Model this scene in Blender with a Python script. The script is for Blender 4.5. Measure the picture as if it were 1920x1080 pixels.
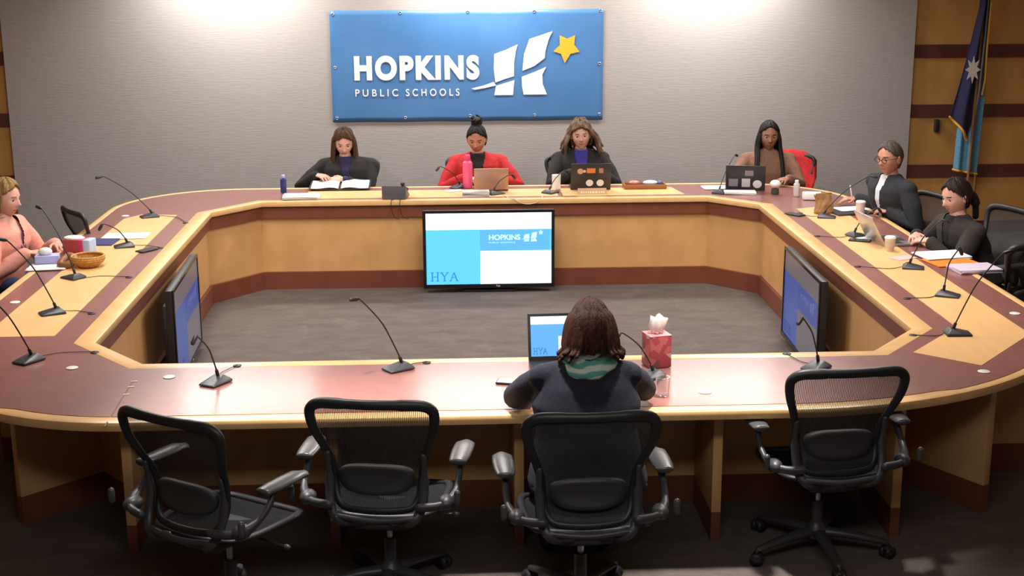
import bpy, bmesh, math, random
from mathutils import Vector, Matrix, Quaternion
random.seed(7)
for o in list(bpy.data.objects): bpy.data.objects.remove(o, do_unlink=True)
S = bpy.context.scene
COL = S.collection
PI = math.pi
V = Vector
# ------------------------------------------------------------ camera
F, CH, PT, YW, RL, CX = 2569.4, 2.7317, .2423, .0459, -.0046, -.3042
fw = V((math.sin(YW)*math.cos(PT), math.cos(YW)*math.cos(PT), -math.sin(PT)))
rt0 = V((math.cos(YW), -math.sin(YW), 0)); up0 = rt0.cross(fw)
rt = rt0*math.cos(RL)+up0*math.sin(RL); up = up0*math.cos(RL)-rt0*math.sin(RL)
cam = bpy.data.objects.new('camera', bpy.data.cameras.new('camera')); COL.objects.link(cam)
cam.matrix_world = Matrix(((rt.x, up.x, -fw.x, CX), (rt.y, up.y, -fw.y, 0), (rt.z, up.z, -fw.z, CH), (0, 0, 0, 1)))
cam.data.sensor_width = 36; cam.data.lens = F/1920*36; cam.data.clip_end = 60
S.camera = cam
def ray(px, py): return fw+rt*((px-960)/F)+up*((540-py)/F)
def onz(px, py, z=.74):
    d = ray(px, py); return V((CX, 0, CH))+d*((z-CH)/d.z)
def ony(px, py, Y):
    d = ray(px, py); return V((CX, 0, CH))+d*(Y/d.y)
# ------------------------------------------------------------ world, lights, exposure
S.view_settings.view_transform = 'Standard'; S.view_settings.look = 'None'
S.view_settings.exposure = 0.12; S.view_settings.gamma = 1; S.view_settings.use_curve_mapping = False
W = bpy.data.worlds.new('world'); S.world = W; W.use_nodes = True
W.node_tree.nodes['Background'].inputs[0].default_value = (.9, .92, 1, 1)
W.node_tree.nodes['Background'].inputs[1].default_value = .25
def area(name, loc, sx, sy, power, col=(1, .955, .91), rx=0, rz=0, spread=PI):
    l = bpy.data.lights.new(name, 'AREA'); l.shape = 'RECTANGLE'; l.size = sx; l.size_y = sy
    l.energy = power; l.color = col; l.spread = spread
    o = bpy.data.objects.new(name, l); COL.objects.link(o); o.location = loc; o.rotation_euler = (rx, 0, rz)
    return o
CEIL = 2.95
WASH = [(-2.25, 12.55), (0.0, 12.55), (2.15, 12.55)]
MAIN = [(-2.3, 9.9), (2.3, 9.9), (0, 9.0), (-2.2, 7.6), (2.2, 7.6)]
for x, y in WASH: area('wash_light', (x, y, CEIL-.06), 1.25, .30, 55, spread=math.radians(160))
for x, y in MAIN: area('ceiling_light', (x, y, CEIL-.06), .6, 1.1, 48)
for x, y in [(-1.0, 5.86), (-.13, 5.86), (.93, 5.86)]:
    area('spot_light', (x, y, CEIL-.06), .16, .16, 10, spread=math.radians(48))
area('front_fill', (0, 2.6, CEIL-.06), 2.6, .6, 46)  # unseen fill lamp, added to brighten the near floor and support panels
# ------------------------------------------------------------ materials
def mat(name, col, rough=.6, metal=0, spec=None, coat=0):
    m = bpy.data.materials.new(name); m.use_nodes = True
    b = m.node_tree.nodes['Principled BSDF']
    b.inputs['Base Color'].default_value = (*col, 1); b.inputs['Roughness'].default_value = rough
    b.inputs['Metallic'].default_value = metal
    if spec is not None: b.inputs['Specular IOR Level'].default_value = spec
    if coat: b.inputs['Coat Weight'].default_value = coat; b.inputs['Coat Roughness'].default_value = .15
    return m
def noisy(name, c1, c2, rough=.6, scale=(1, 1, 1), ns=8, detail=4, bump=0, lo=.35, hi=.65, metal=0, spec=None, coord='Object', dist=0, kind='noise', coat=0):
    m = mat(name, c1, rough, metal, spec, coat); nt = m.node_tree; N = nt.nodes; L = nt.links
    b = N['Principled BSDF']
    tc = N.new('ShaderNodeTexCoord'); mp = N.new('ShaderNodeMapping'); mp.inputs['Scale'].default_value = scale
    if kind == 'noise':
        n = N.new('ShaderNodeTexNoise'); n.inputs['Scale'].default_value = ns; n.inputs['Detail'].default_value = detail; n.inputs['Distortion'].default_value = dist
    else:
        n = N.new('ShaderNodeTexVoronoi'); n.inputs['Scale'].default_value = ns
    r = N.new('ShaderNodeValToRGB'); e = r.color_ramp.elements
    e[0].position = lo; e[0].color = (*c1, 1); e[1].position = hi; e[1].color = (*c2, 1)
    L.new(tc.outputs[coord], mp.inputs[0]); L.new(mp.outputs[0], n.inputs['Vector'])
    L.new(n.outputs[0], r.inputs[0]); L.new(r.outputs[0], b.inputs['Base Color'])
    if bump:
        bp = N.new('ShaderNodeBump'); bp.inputs['Strength'].default_value = bump; bp.inputs['Distance'].default_value = .01
        L.new(n.outputs[0], bp.inputs['Height']); L.new(bp.outputs[0], b.inputs['Normal'])
    return m
def emis(name, col, s=1, rough=.3):
    m = mat(name, (.01, .01, .01), rough); b = m.node_tree.nodes['Principled BSDF']
    b.inputs['Emission Color'].default_value = (*col, 1); b.inputs['Emission Strength'].default_value = s
    return m
M = {}
M['wall'] = noisy('grey fabric wall', (.36, .335, .32), (.39, .365, .35), .95, (1, 1, 9), 9, 6, .15, .3, .7)
M['maple'] = noisy('maple veneer', (.63, .35, .135), (.73, .425, .18), .38, (1.2, 1.2, .9), 5, 5, 0, .3, .75)
M['maple_top'] = noisy('maple laminate top', (.79, .465, .195), (.85, .53, .24), .32, (3, .6, 1), 5, 5, 0, .3, .75)
M['maple_edge'] = noisy('maple edge band', (.82, .49, .20), (.90, .57, .26), .27, (1, 1, 1), 9, 4, 0, .3, .7, coat=.3)
M['maple_wall'] = noisy('maple wall panel', (.46, .23, .065), (.56, .29, .09), .45, (2, 2, .7), 4, 5, 0, .3, .7)
M['cherry_top'] = noisy('cherry laminate top', (.25, .098, .082), (.285, .118, .10), .33, (3, 3, 1), 6, 4, 0, .3, .7, coat=.4)
M['cherry'] = noisy('cherry veneer', (.18, .052, .028), (.22, .066, .036), .42, (1, 1, .6), 8, 4, 0, .3, .7)
M['cherry_dark'] = noisy('dark cherry wall strip', (.085, .022, .018), (.11, .03, .022), .5, (2, 2, .6), 6, 4)
M['black'] = mat('black plastic', (.018, .018, .02), .45)
M['mech'] = mat('graphite plastic', (.045, .045, .05), .42)
M['pad'] = mat('arm pad vinyl', (.07, .068, .07), .3)
M['steel'] = mat('brushed steel', (.5, .5, .5), .3, 1)
M['white'] = mat('white paper', (.85, .84, .82), .7)
M['whiteg'] = mat('white glossy plastic', (.85, .82, .78), .3)
M['pinkp'] = mat('pink paper', (.85, .45, .45), .7)
M['skin'] = noisy('fair skin', (.62, .34, .25), (.68, .39, .29), .5, ns=30, detail=3)
M['skin_b'] = noisy('tan skin', (.48, .22, .14), (.53, .26, .17), .5, ns=30, detail=3)
M['skin_d'] = noisy('brown skin', (.28, .12, .075), (.33, .15, .09), .5, ns=30, detail=3)
M['lip'] = mat('lips', (.42, .12, .11), .4)
M['lipd'] = mat('deep lips', (.26, .07, .06), .4)
M['eyew'] = mat('eye white', (.42, .36, .33), .4)
M['iris'] = mat('dark iris', (.03, .02, .015), .15)
def hairm(n, c): 
    return noisy(n, tuple(x*.4 for x in c), tuple(x*.85 for x in c), .55, (14, 14, 2), 9, 4, .5, .3, .7, spec=.2)
M['h_brown'] = hairm('long brown hair', (.10, .048, .022))
M['h_black'] = hairm('black hair', (.02, .015, .014))
M['h_curly'] = hairm('light brown curly hair', (.20, .12, .07))
M['h_grey'] = hairm('greying short hair', (.11, .085, .07))
M['h_blond'] = hairm('dark blond hair', (.42, .24, .09))
M['h_red'] = hairm('auburn hair', (.07, .020, .012))
M['h_dark'] = hairm('dark brown hair', (.035, .022, .018))
def cloth(n, c, v=.75): return noisy(n, tuple(x*v for x in c), c, .92, ns=60, detail=3, bump=.2)
M['c_black'] = cloth('black knit', (.018, .015, .016))
M['c_navy'] = cloth('navy wool', (.013, .015, .030))
M['c_red'] = cloth('red knit', (.48, .018, .022))
M['c_jetblack'] = cloth('black top', (.012, .011, .012))
M['c_blue'] = cloth('royal blue top', (.05, .04, .30))
M['c_indigo'] = cloth('dark indigo top', (.035, .025, .09))
M['c_brown'] = cloth('mocha sweater', (.24, .12, .075))
M['c_suit'] = cloth('charcoal suit', (.022, .025, .03))
M['c_shirt'] = cloth('white shirt', (.72, .75, .82), .95)
M['c_pink'] = cloth('salmon pink sweater', (.80, .34, .26), .9)
M['c_jacket'] = cloth('black brown jacket', (.035, .027, .025))
M['c_trouser'] = cloth('dark trousers', (.02, .022, .03))
M['c_jeans'] = cloth('blue jeans', (.04, .06, .16))
M['shoe'] = mat('black shoe', (.012, .012, .012), .4)
M['silver'] = mat('laptop aluminium', (.55, .55, .56), .35, .8)
M['lidbrown'] = mat('copper laptop lid', (.48, .30, .22), .4, .3)
M['darklid'] = mat('black laptop shell', (.03, .03, .032), .4)
M['key'] = mat('keyboard', (.02, .02, .02), .6)
# ------------------------------------------------------------ mesh helpers
class MB:
    def __init__(s): s.v = []; s.f = []; s.m = []
    def add(s, vs, fs, mi=0, T=None):
        b = len(s.v)
        for p in vs:
            p = V(p); s.v.append(T @ p if T else p)
        for f in fs: s.f.append([b+i for i in f]); s.m.append(mi)
        return s
    def box(s, c, d, mi=0, T=None):
        x, y, z = c; a, b, h = d[0]/2, d[1]/2, d[2]/2
        vs = [(x+i*a, y+j*b, z+k*h) for k in (-1, 1) for j in (-1, 1) for i in (-1, 1)]
        return s.add(vs, [(0, 2, 3, 1), (4, 5, 7, 6), (0, 1, 5, 4), (2, 6, 7, 3), (0, 4, 6, 2), (1, 3, 7, 5)], mi, T)
    def prism(s, poly, z0, z1, mi=0, T=None):
        n = len(poly); vs = [(p[0], p[1], z0) for p in poly]+[(p[0], p[1], z1) for p in poly]
        fs = [tuple(range(n-1, -1, -1)), tuple(range(n, 2*n))]+[(i, (i+1) % n, n+(i+1) % n, n+i) for i in range(n)]
        return s.add(vs, fs, mi, T)
    def strip(s, inner, outer, z0, z1, closed=True, mi=0):
        n = len(inner); vs = [(*p[:2], z0) for p in inner]+[(*p[:2], z0) for p in outer]+[(*p[:2], z1) for p in inner]+[(*p[:2], z1) for p in outer]
        fs = []
        for i in range(n if closed else n-1):
            j = (i+1) % n
            fs += [(i, n+i, n+j, j), (2*n+i, 2*n+j, 3*n+j, 3*n+i), (i, j, 2*n+j, 2*n+i), (n+i, 3*n+i, 3*n+j, n+j)]
        if not closed: fs += [(0, 2*n, 3*n, n), (n-1, 2*n-1, 4*n-1, 3*n-1)]
        return s.add(vs, fs, mi)
    def tube(s, pts, r, n=10, mi=0, closed=False, caps=True, flat=1.0, upv=None, T=None, rnd=True):
        pts = [V(p) for p in pts]; k = len(pts)
        if not isinstance(r, (list, tuple)): r = [r]*k
        r = list(r)
        if rnd and not closed:
            d0 = (pts[0]-pts[1]).normalized(); d1 = (pts[-1]-pts[-2]).normalized()
            pts = [pts[0]+d0*r[0]*.95, pts[0]+d0*r[0]*.6]+pts+[pts[-1]+d1*r[-1]*.6, pts[-1]+d1*r[-1]*.95]
            r = [r[0]*.3, r[0]*.8]+r+[r[-1]*.8, r[-1]*.3]; k = len(pts)
        vs = []; prev = None
        for i, p in enumerate(pts):
            if closed: t = (pts[(i+1) % k]-pts[i-1])
            else: t = pts[min(i+1, k-1)]-pts[max(i-1, 0)]
            t.normalize()
            if upv is not None: a = V(upv)-t*V(upv).dot(t)
            elif prev is None: a = t.orthogonal()
            else: a = prev-t*prev.dot(t)
            if a.length < 1e-5: a = t.orthogonal()
            a.normalize(); prev = a; b = t.cross(a)
            for q in range(n):
                an = 2*PI*q/n; vs.append(p+a*(math.cos(an)*r[i]*flat)+b*(math.sin(an)*r[i]))
        fs = []
        for i in range(k if closed else k-1):
            j = (i+1) % k
            for q in range(n):
                w = (q+1) % n; fs.append((i*n+q, i*n+w, j*n+w, j*n+q))
        if caps and not closed:
            fs.append(tuple(range(n-1, -1, -1))); fs.append(tuple((k-1)*n+q for q in range(n)))
        return s.add(vs, fs, mi, T)
    def rings(s, rs, n=24, mi=0, T=None, p=2.0):
        vs = []
        for (z, cx, cy, rx, ry) in rs:
            for q in range(n):
                a = 2*PI*q/n; c, d = math.cos(a), math.sin(a)
                c = math.copysign(abs(c)**(2/p), c); d = math.copysign(abs(d)**(2/p), d)
                vs.append((cx+rx*c, cy+ry*d, z))
        k = len(rs); fs = [(i*n+q, i*n+(q+1) % n, (i+1)*n+(q+1) % n, (i+1)*n+q) for i in range(k-1) for q in range(n)]
        fs += [tuple(range(n-1, -1, -1)), tuple((k-1)*n+q for q in range(n))]
        return s.add(vs, fs, mi, T)
    def lathe(s, prof, c=(0, 0, 0), n=24, mi=0, T=None):
        return s.rings([(c[2]+z, c[0], c[1], max(r, .0003), max(r, .0003)) for r, z in prof], n, mi, T)
    def ell(s, c, r, n=16, k=10, mi=0, T=None):
        rs = [(c[2]-r[2]*math.cos(PI*(i+.02)/(k+.04)), c[0], c[1], r[0]*math.sin(PI*(i+.02)/(k+.04))+1e-4, r[1]*math.sin(PI*(i+.02)/(k+.04))+1e-4) for i in range(k+1)]
        return s.rings(rs, n, mi, T)
    def mesh(s, name='m'):
        me = bpy.data.meshes.new(name); me.from_pydata([tuple(v) for v in s.v], [], s.f)
        me.polygons.foreach_set('material_index', s.m)
        bm = bmesh.new(); bm.from_mesh(me); bmesh.ops.recalc_face_normals(bm, faces=bm.faces); bm.to_mesh(me); bm.free()
        return me
    def build(s, name, mats, parent=None, smooth=False, bevel=0, seg=2, me=None):
        me = me or s.mesh(name)
        for m in (mats if isinstance(mats, list) else [mats]): me.materials.append(m)
        if bevel:
            bm = bmesh.new(); bm.from_mesh(me)
            ed = [e for e in bm.edges if len(e.link_faces) == 2 and e.calc_face_angle(0) > .5]
            bmesh.ops.bevel(bm, geom=ed, offset=bevel, segments=seg, affect='EDGES', clamp_overlap=True, profile=.5)
            bm.to_mesh(me); bm.free()
        o = bpy.data.objects.new(name, me); COL.objects.link(o)
        if parent: o.parent = parent
        if smooth or bevel:
            for p in me.polygons: p.use_smooth = True
            if bevel or smooth == 'auto':
                me.set_sharp_from_angle(angle=math.radians(35))
        return o
def tag(o, label=None, cat=None, group=None, kind=None):
    if label: o['label'] = label
    if cat: o['category'] = cat
    if group: o['group'] = group
    if kind: o['kind'] = kind
    return o
def empty(name, loc, rz=0, label=None, cat=None, group=None):
    o = bpy.data.objects.new(name, None); COL.objects.link(o); o.location = loc; o.rotation_euler = (0, 0, rz)
    o.empty_display_size = .1
    return tag(o, label, cat, group)
def copy_tree(o, parent=None):
    c = o.copy(); COL.objects.link(c)
    if parent: c.parent = parent
    for ch in [x for x in bpy.data.objects if x.parent == o]: copy_tree(ch, c)
    return c
def catmull(pts, n=6, closed=False):
    P = [V(p) for p in pts]; k = len(P); out = []
    rng = k if closed else k-1
    for i in range(rng):
        p0 = P[i-1] if (closed or i) else P[0]; p1 = P[i]; p2 = P[(i+1) % k]; p3 = P[(i+2) % k] if closed or i+2 < k else P[-1]
        for j in range(n):
            t = j/n
            out.append(.5*((2*p1)+(p2-p0)*t+(2*p0-5*p1+4*p2-p3)*t*t+(3*p1-p0-3*p2+p3)*t**3))
    if not closed: out.append(P[-1])
    return out
def remesh(mb, vox, sm=2):
    me = mb.mesh('tmp'); o = bpy.data.objects.new('tmp', me); COL.objects.link(o)
    r = o.modifiers.new('r', 'REMESH'); r.mode = 'VOXEL'; r.voxel_size = vox; r.use_smooth_shade = True
    q = o.modifiers.new('s', 'SMOOTH'); q.iterations = sm; q.factor = .5
    dg = bpy.context.evaluated_depsgraph_get()
    out = bpy.data.meshes.new_from_object(o.evaluated_get(dg)); bpy.data.objects.remove(o, do_unlink=True); bpy.data.meshes.remove(me)
    return out
def me2mb(mb, me, mi=0, T=None):
    return mb.add([v.co.copy() for v in me.vertices], [tuple(p.vertices) for p in me.polygons], mi, T)
# ------------------------------------------------------------ room
YB = 13.0
def struct(o): o['kind'] = 'structure'; return o
def carpet():
    m = mat('carpet', (.1, .08, .07), .97); nt = m.node_tree; N = nt.nodes; L = nt.links; b = N['Principled BSDF']
    tc = N.new('ShaderNodeTexCoord'); mp = N.new('ShaderNodeMapping'); mp.inputs['Scale'].default_value = (1.6, 3.2, 1)
    n1 = N.new('ShaderNodeTexNoise'); n1.inputs['Scale'].default_value = 2.4; n1.inputs['Detail'].default_value = 8; n1.inputs['Roughness'].default_value = .7
    r = N.new('ShaderNodeValToRGB'); e = r.color_ramp.elements
    e[0].position = .3; e[0].color = (.10, .077, .067, 1); e[1].position = .72; e[1].color = (.165, .132, .116, 1)
    n2 = N.new('ShaderNodeTexNoise'); n2.inputs['Scale'].default_value = 220
    bp = N.new('ShaderNodeBump'); bp.inputs['Strength'].default_value = .5; bp.inputs['Distance'].default_value = .01
    L.new(tc.outputs['Object'], mp.inputs[0]); L.new(mp.outputs[0], n1.inputs['Vector']); L.new(n1.outputs[0], r.inputs[0])
    L.new(r.outputs[0], b.inputs['Base Color']); L.new(tc.outputs['Object'], n2.inputs['Vector']); L.new(n2.outputs[0], bp.inputs['Height']); L.new(bp.outputs[0], b.inputs['Normal'])
    n3 = N.new('ShaderNodeTexNoise'); n3.inputs['Scale'].default_value = 1.1; n3.inputs['Detail'].default_value = 1.5
    sb = N.new('ShaderNodeMath'); sb.operation = 'SUBTRACT'; sb.inputs[1].default_value = .5; ab = N.new('ShaderNodeMath'); ab.operation = 'ABSOLUTE'
    mr = N.new('ShaderNodeMapRange'); mr.inputs[1].default_value = 0; mr.inputs[2].default_value = .004; mr.inputs[3].default_value = .07; mr.inputs[4].default_value = 0
    mx = N.new('ShaderNodeMixRGB'); mx.inputs[2].default_value = (.42, .36, .30, 1)
    L.new(tc.outputs['Object'], n3.inputs['Vector']); L.new(n3.outputs[0], sb.inputs[0]); L.new(sb.outputs[0], ab.inputs[0]); L.new(ab.outputs[0], mr.inputs[0])
    L.new(mr.outputs[0], mx.inputs[0]); L.new(r.outputs[0], mx.inputs[1]); L.new(mx.outputs[0], b.inputs['Base Color'])
    return m
M['carpet'] = carpet()
struct(MB().box((0, 6, -.05), (13, 16, .1)).build('floor', M['carpet']))
struct(MB().box((0, 6, CEIL+.05), (13, 16, .1)).build('ceiling', mat('ceiling tile', (.62, .6, .57), .9)))
struct(MB().box((-.13, YB+.1, CEIL/2), (8.53, .2, CEIL)).build('wall_back', M['wall']))
struct(MB().box((-6.4, 6, CEIL/2), (.2, 16, CEIL)).build('wall_left', M['maple_wall']))
struct(MB().box((6.4, 6, CEIL/2), (.2, 16, CEIL)).build('wall_right', M['maple_wall']))
struct(MB().box((0, -1.9, CEIL/2), (13, .2, CEIL)).build('wall_front', M['wall']))
# wood panelled walls either side of the grey wall: maple boards with dark strips between
def woodwall(name, x0, x1):
    m = MB(); m.box(((x0+x1)/2, YB+.14, CEIL/2), (x1-x0, .2, CEIL))
    w = struct(m.build(name, M['maple_wall']))
    s = MB()
    for z in (.055, .615, 1.20, 1.77, 2.35): s.box(((x0+x1)/2, YB+.035, z), (x1-x0, .02, .125))
    d = s.build('dark_strip', M['cherry_dark'], w); return w
woodwall('wall_right_panelled', 4.14, 6.3)
woodwall('wall_left_panelled', -6.3, -4.40)
# recessed ceiling fixtures that carry the lamps
M['troffer'] = mat('white fixture frame', (.8, .8, .8), .5)
def fixture(x, y, sx, sy, label, g):
    m = MB(); m.strip([(x-sx/2, y-sy/2), (x+sx/2, y-sy/2), (x+sx/2, y+sy/2), (x-sx/2, y+sy/2)], [(x-sx/2-.04, y-sy/2-.04), (x+sx/2+.04, y-sy/2-.04), (x+sx/2+.04, y+sy/2+.04), (x-sx/2-.04, y+sy/2+.04)], CEIL-.03, CEIL-.001)
    tag(m.build('ceiling_light_frame', M['troffer']), label, 'ceiling light', g)
for x, y in WASH: fixture(x, y, 1.25, .3, 'long white wall-washing ceiling light in front of the grey wall', 'wall wash lights')
for x, y in MAIN: fixture(x, y, .6, 1.1, 'white rectangular ceiling light above the conference table', 'ceiling lights over the table')
# ------------------------------------------------------------ conference table
TZ = .74; RT = .042
inner = [(-1.84, 6.60), (1.84, 6.60), (2.17, 7.0), (2.17, 10.72), (1.82, 11.08), (-1.83, 11.10), (-2.17, 10.68), (-2.17, 7.0)]
def offs(poly, d):
    out = []; n = len(poly); d = d if isinstance(d, list) else [d]*n      # d[i] belongs to edge i -> i+1
    for i in range(n):
        p0, p1, p2 = V((*poly[i-1], 0)), V((*poly[i], 0)), V((*poly[(i+1) % n], 0))
        a = (p1-p0).normalized(); b = (p2-p1).normalized()
        na = V((a.y, -a.x, 0)); nb = V((b.y, -b.x, 0))
        # intersect shifted lines
        A = p1+na*d[i-1]; B = p1+nb*d[i]
        cr = a.x*b.y-a.y*b.x
        t = ((B-A).x*b.y-(B-A).y*b.x)/cr
        q = A+a*t; out.append((q.x, q.y))
    return out
rail_in = offs(inner, [.08, .09, .115, .085, .075, .085, .115, .09])
def arc(cx, cy, r, a0, a1, n, ry=None):
    return [(cx+r*math.cos(a0+(a1-a0)*i/n), cy+(ry or r)*math.sin(a0+(a1-a0)*i/n)) for i in range(n+1)]
def outer(k=0.0):
    # rounded outline, counter-clockwise from near-left straight
    o = []
    o += arc(-1.75, 7.2, 1.26-k, PI, 1.5*PI, 18, 1.48-k)
    o += arc(1.20, 7.35, 1.81-k, 1.5*PI, 2*PI, 22, 1.63-k)
    o += arc(2.05, 10.85, .96-k, 0, .5*PI, 14, .93-k)
    o += arc(-2.05, 10.85, .96-k, .5*PI, PI, 14, .93-k)
    return o
OUT = outer(); OUTI = outer(.055)
OUTI = [(x, y+(.03 if y < 5.95 else 0)) for x, y in OUTI]
tbl = empty('conference_table', (0, 6.2, 0), 0, 'large ring-shaped conference table with cherry top, maple inlays and an open centre', 'table')
def tb(mb, name, m, bevel=0, smooth=False):
    o = mb.build(name, m, None, smooth, bevel); o.parent = tbl; o.location = (0, -6.2, 0); return o
def ringpoly(mb, inn, outp, z0, z1):
    # ring between two closed outlines of different vertex counts, via bmesh triangulation
    bm = bmesh.new(); loops = []
    for L in (inn, outp):
        vs = [bm.verts.new((p[0], p[1], z1)) for p in L]; loops.append([bm.edges.new((vs[i], vs[(i+1) % len(vs)])) for i in range(len(vs))])
    bmesh.ops.triangle_fill(bm, use_beauty=True, edges=loops[0]+loops[1])
    fs = list(bm.faces)
    r = bmesh.ops.extrude_face_region(bm, geom=fs)
    for e in r['geom']:
        if isinstance(e, bmesh.types.BMVert): e.co.z = z0
    bm.verts.index_update(); bmesh.ops.recalc_face_normals(bm, faces=bm.faces)
    mb.add([v.co.copy() for v in bm.verts], [[v.index for v in f.verts] for f in bm.faces]); bm.free()
m = MB(); ringpoly(m, rail_in, OUTI, TZ-.035, TZ-.001); tb(m, 'tabletop', M['cherry_top'])
m = MB(); m.strip(inner, rail_in, TZ-RT, TZ+.001); tb(m, 'inner_edge_band', M['maple_edge'], .005)
m = MB(); m.strip(OUTI, OUT, TZ-RT-.004, TZ+.001); tb(m, 'outer_edge_band', M['maple_edge'], .014)
IN = [
 [(-2.80, 7.14), (-2.42, 7.14), (-2.42, 10.58), (-2.70, 10.62), (-2.80, 10.45)],
 [(2.42, 7.02), (2.03, 6.56), (2.29, 6.32), (2.76, 6.86), (2.76, 10.45), (2.66, 10.6), (2.42, 10.5)],
 [(-1.5, 11.22), (-.78, 11.22), (-.78, 11.58), (-1.5, 11.58)],
 [(-.74, 11.22), (.60, 11.22), (.60, 11.58), (-.74, 11.58)],
 [(.64, 11.22), (1.66, 11.22), (1.60, 11.58), (.64, 11.58)]]
for k, p in enumerate(IN):
    o = tb(MB().prism(p, TZ-.03, TZ+.0006), 'maple_inlay', M['maple_top'])
# structure below the top: apron, panels and kickplates per side
nV = len(inner)
i1 = offs(inner, .022); i2 = offs(inner, .05); w1_ = offs(inner, .145)
for k in range(nV):
    a, b = k, (k+1) % nV
    def seg(n, z0, z1, mt, pi, po, bevel=0):
        q = MB().prism([pi[a], pi[b], po[b], po[a]], z0, z1); tb(q, n, mt, bevel)
    seg('apron', .60, TZ-RT, M['cherry'], i1, w1_)
    seg('side_panel', .145, .60, M['maple'], i2, w1_)
    seg('kickplate', 0, .145, M['cherry'], i1, w1_)
def fin(p, q, th=.045):
    p = V((*p, 0)); q = V((*q, 0)); d = (q-p).normalized(); n = V((-d.y, d.x, 0))*th/2
    poly = [(p-n)[:2], (q-n)[:2], (q+n)[:2], (p+n)[:2]]
    o = tb(MB().prism(poly, .145, TZ-RT), 'support_panel', M['maple'], .002)
    k = MB().prism(poly, 0, .145).build('kick_block', M['cherry'], o)
    bq = q-d*.012
    s = MB().prism([(bq-n*.8)[:2], (q+d*.004-n*.8)[:2], (q+d*.004+n*.8)[:2], (bq+n*.8)[:2]], .61, .69).build('bracket', M['steel'], o)
for x in (-1.80, -.86, .0, .93, 1.79): fin((x, 6.44), (x, 5.98))
fin((-2.10, 6.70), (-2.43, 6.37)); fin((2.06, 6.68), (2.33, 6.24)); 
for y in (7.25, 8.3, 9.35, 10.4):
    fin((2.32, y-.42 if y < 7.3 else y), (2.78, y-.42 if y < 7.3 else y)); fin((-2.32, y), (-2.78, y))
for x in (-1.7, -.65, .5, 1.6): fin((x, 11.24), (x, 11.62))
# seam between the two near top sections with a short tape mark, cable grommets and white seat buttons
a = onz(250, 712); b = onz(196, 800)
d = (b-a).normalized(); n_ = V((-d.y, d.x, 0))*.003
tb(MB().prism([(a-n_)[:2], (b-n_)[:2], (b+n_)[:2], (a+n_)[:2]], TZ-.002, TZ+.0008), 'joint_seam', M['cherry_dark'])
for t in (.05, .22, .45):
    c = a+d*t*.5; tb(MB().box((c.x+.01, c.y, TZ+.0006), (.03, .012, .001)), 'tape_mark', mat('pale tape', (.75, .5, .38), .6))
for px, py in [(28, 567), (135, 690), (317, 707), (1322, 735), (1845, 697), (1903, 588), (1798, 508), (235, 405)]:
    c = onz(px, py); tb(MB().lathe([(.03, 0), (.03, .002), (.026, .004), (.001, .005)], (c.x, c.y, TZ), 20), 'grommet_cap', M['whiteg'], smooth=True)
HOLES = [(178, 661), (445, 686), (800, 680), (1475, 664), (1712, 629), (1700, 560), (1608, 500), (1532, 443), (1500, 400), (348, 418), (300, 465), (242, 520), (172, 588)]
for px, py in HOLES:
    c = onz(px, py); tb(MB().lathe([(.022, 0), (.022, .003), (.014, .0035), (.001, .002)], (c.x, c.y, TZ), 16), 'cable_grommet', M['black'], smooth=True)
# ------------------------------------------------------------ banner
def txt(body, w, h, m, name, parent, loc, ext=.0006, off=0, sp=1.0):
    cu = bpy.data.curves.new('t', 'FONT'); cu.body = body; cu.size = 1; cu.extrude = .001; cu.offset = off; cu.space_character = sp
    o = bpy.data.objects.new('t', cu); COL.objects.link(o); bpy.context.view_layer.update()
    me = bpy.data.meshes.new_from_object(o.evaluated_get(bpy.context.evaluated_depsgraph_get())); bpy.data.objects.remove(o, do_unlink=True)
    xs = [v.co.x for v in me.vertices]; ys = [v.co.y for v in me.vertices]
    x0, x1, y0, y1 = min(xs), max(xs), min(ys), max(ys)
    for v in me.vertices: v.co = V(((v.co.x-x0)/(x1-x0)*w, -v.co.z/.001*ext, (v.co.y-y0)/(y1-y0)*h))
    me.materials.append(m); q = bpy.data.objects.new(name, me); COL.objects.link(q); q.parent = parent; q.location = loc
    return q
M['banner'] = noisy('blue vinyl banner', (.06, .18, .40), (.075, .205, .44), .35, ns=2, detail=2)
M['bwhite'] = mat('white print', (.85, .83, .84), .45); M['star'] = mat('orange print', (.87, .42, .03), .45)
B0 = ony(617, 225, YB-.02); BX, BZ0 = -1.39, 1.155; BW, BH = 2.55, 1.035
ban = empty('banner', (BX, YB-.008, BZ0), 0, 'blue vinyl school banner with white lettering and an orange star on the grey wall', 'banner')
bm_ = MB(); NX, NZ = 60, 24
vs = []; 
for j in range(NZ+1):
    for i in range(NX+1):
        u, w = i/NX, j/NZ
        y = -.004-.003*abs(math.sin(u*PI*4))*(1-abs(2*w-1))-.002*math.sin(9*u+5*w)*math.sin(PI*w)
        vs.append((u*BW, min(y, -.002), w*BH+.004*math.sin(u*PI*4)**2*(1 if w < .5 else -1)*abs(2*w-1)))
bm_.add(vs, [(j*(NX+1)+i, j*(NX+1)+i+1, (j+1)*(NX+1)+i+1, (j+1)*(NX+1)+i) for j in range(NZ) for i in range(NX)])
sheet = bm_.build('vinyl_sheet', M['banner'], ban, True)
so = sheet.modifiers.new('s', 'SOLIDIFY'); so.thickness = .001
def bu(u, v): return ((u-65)/1750*BW, (770-v)/700*BH)
def bpoly(pts, name, mt, y=-.0125):
    q = [bu(*p) for p in pts]; mm = MB(); n = len(q)
    mm.add([(x, y, z) for x, z in q]+[(x, y+.001, z) for x, z in q], [tuple(range(n)), tuple(range(2*n-1, n-1, -1))]+[(i, n+i, n+(i+1) % n, (i+1) % n) for i in range(n)])
    return mm.build(name, mt, ban)
bpoly([(1112, 347), (1185, 322), (1263, 288), (1250, 335), (1240, 400), (1238, 488), (1180, 505), (1118, 527), (1108, 440)], 'logo_mark', M['bwhite'])
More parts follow.
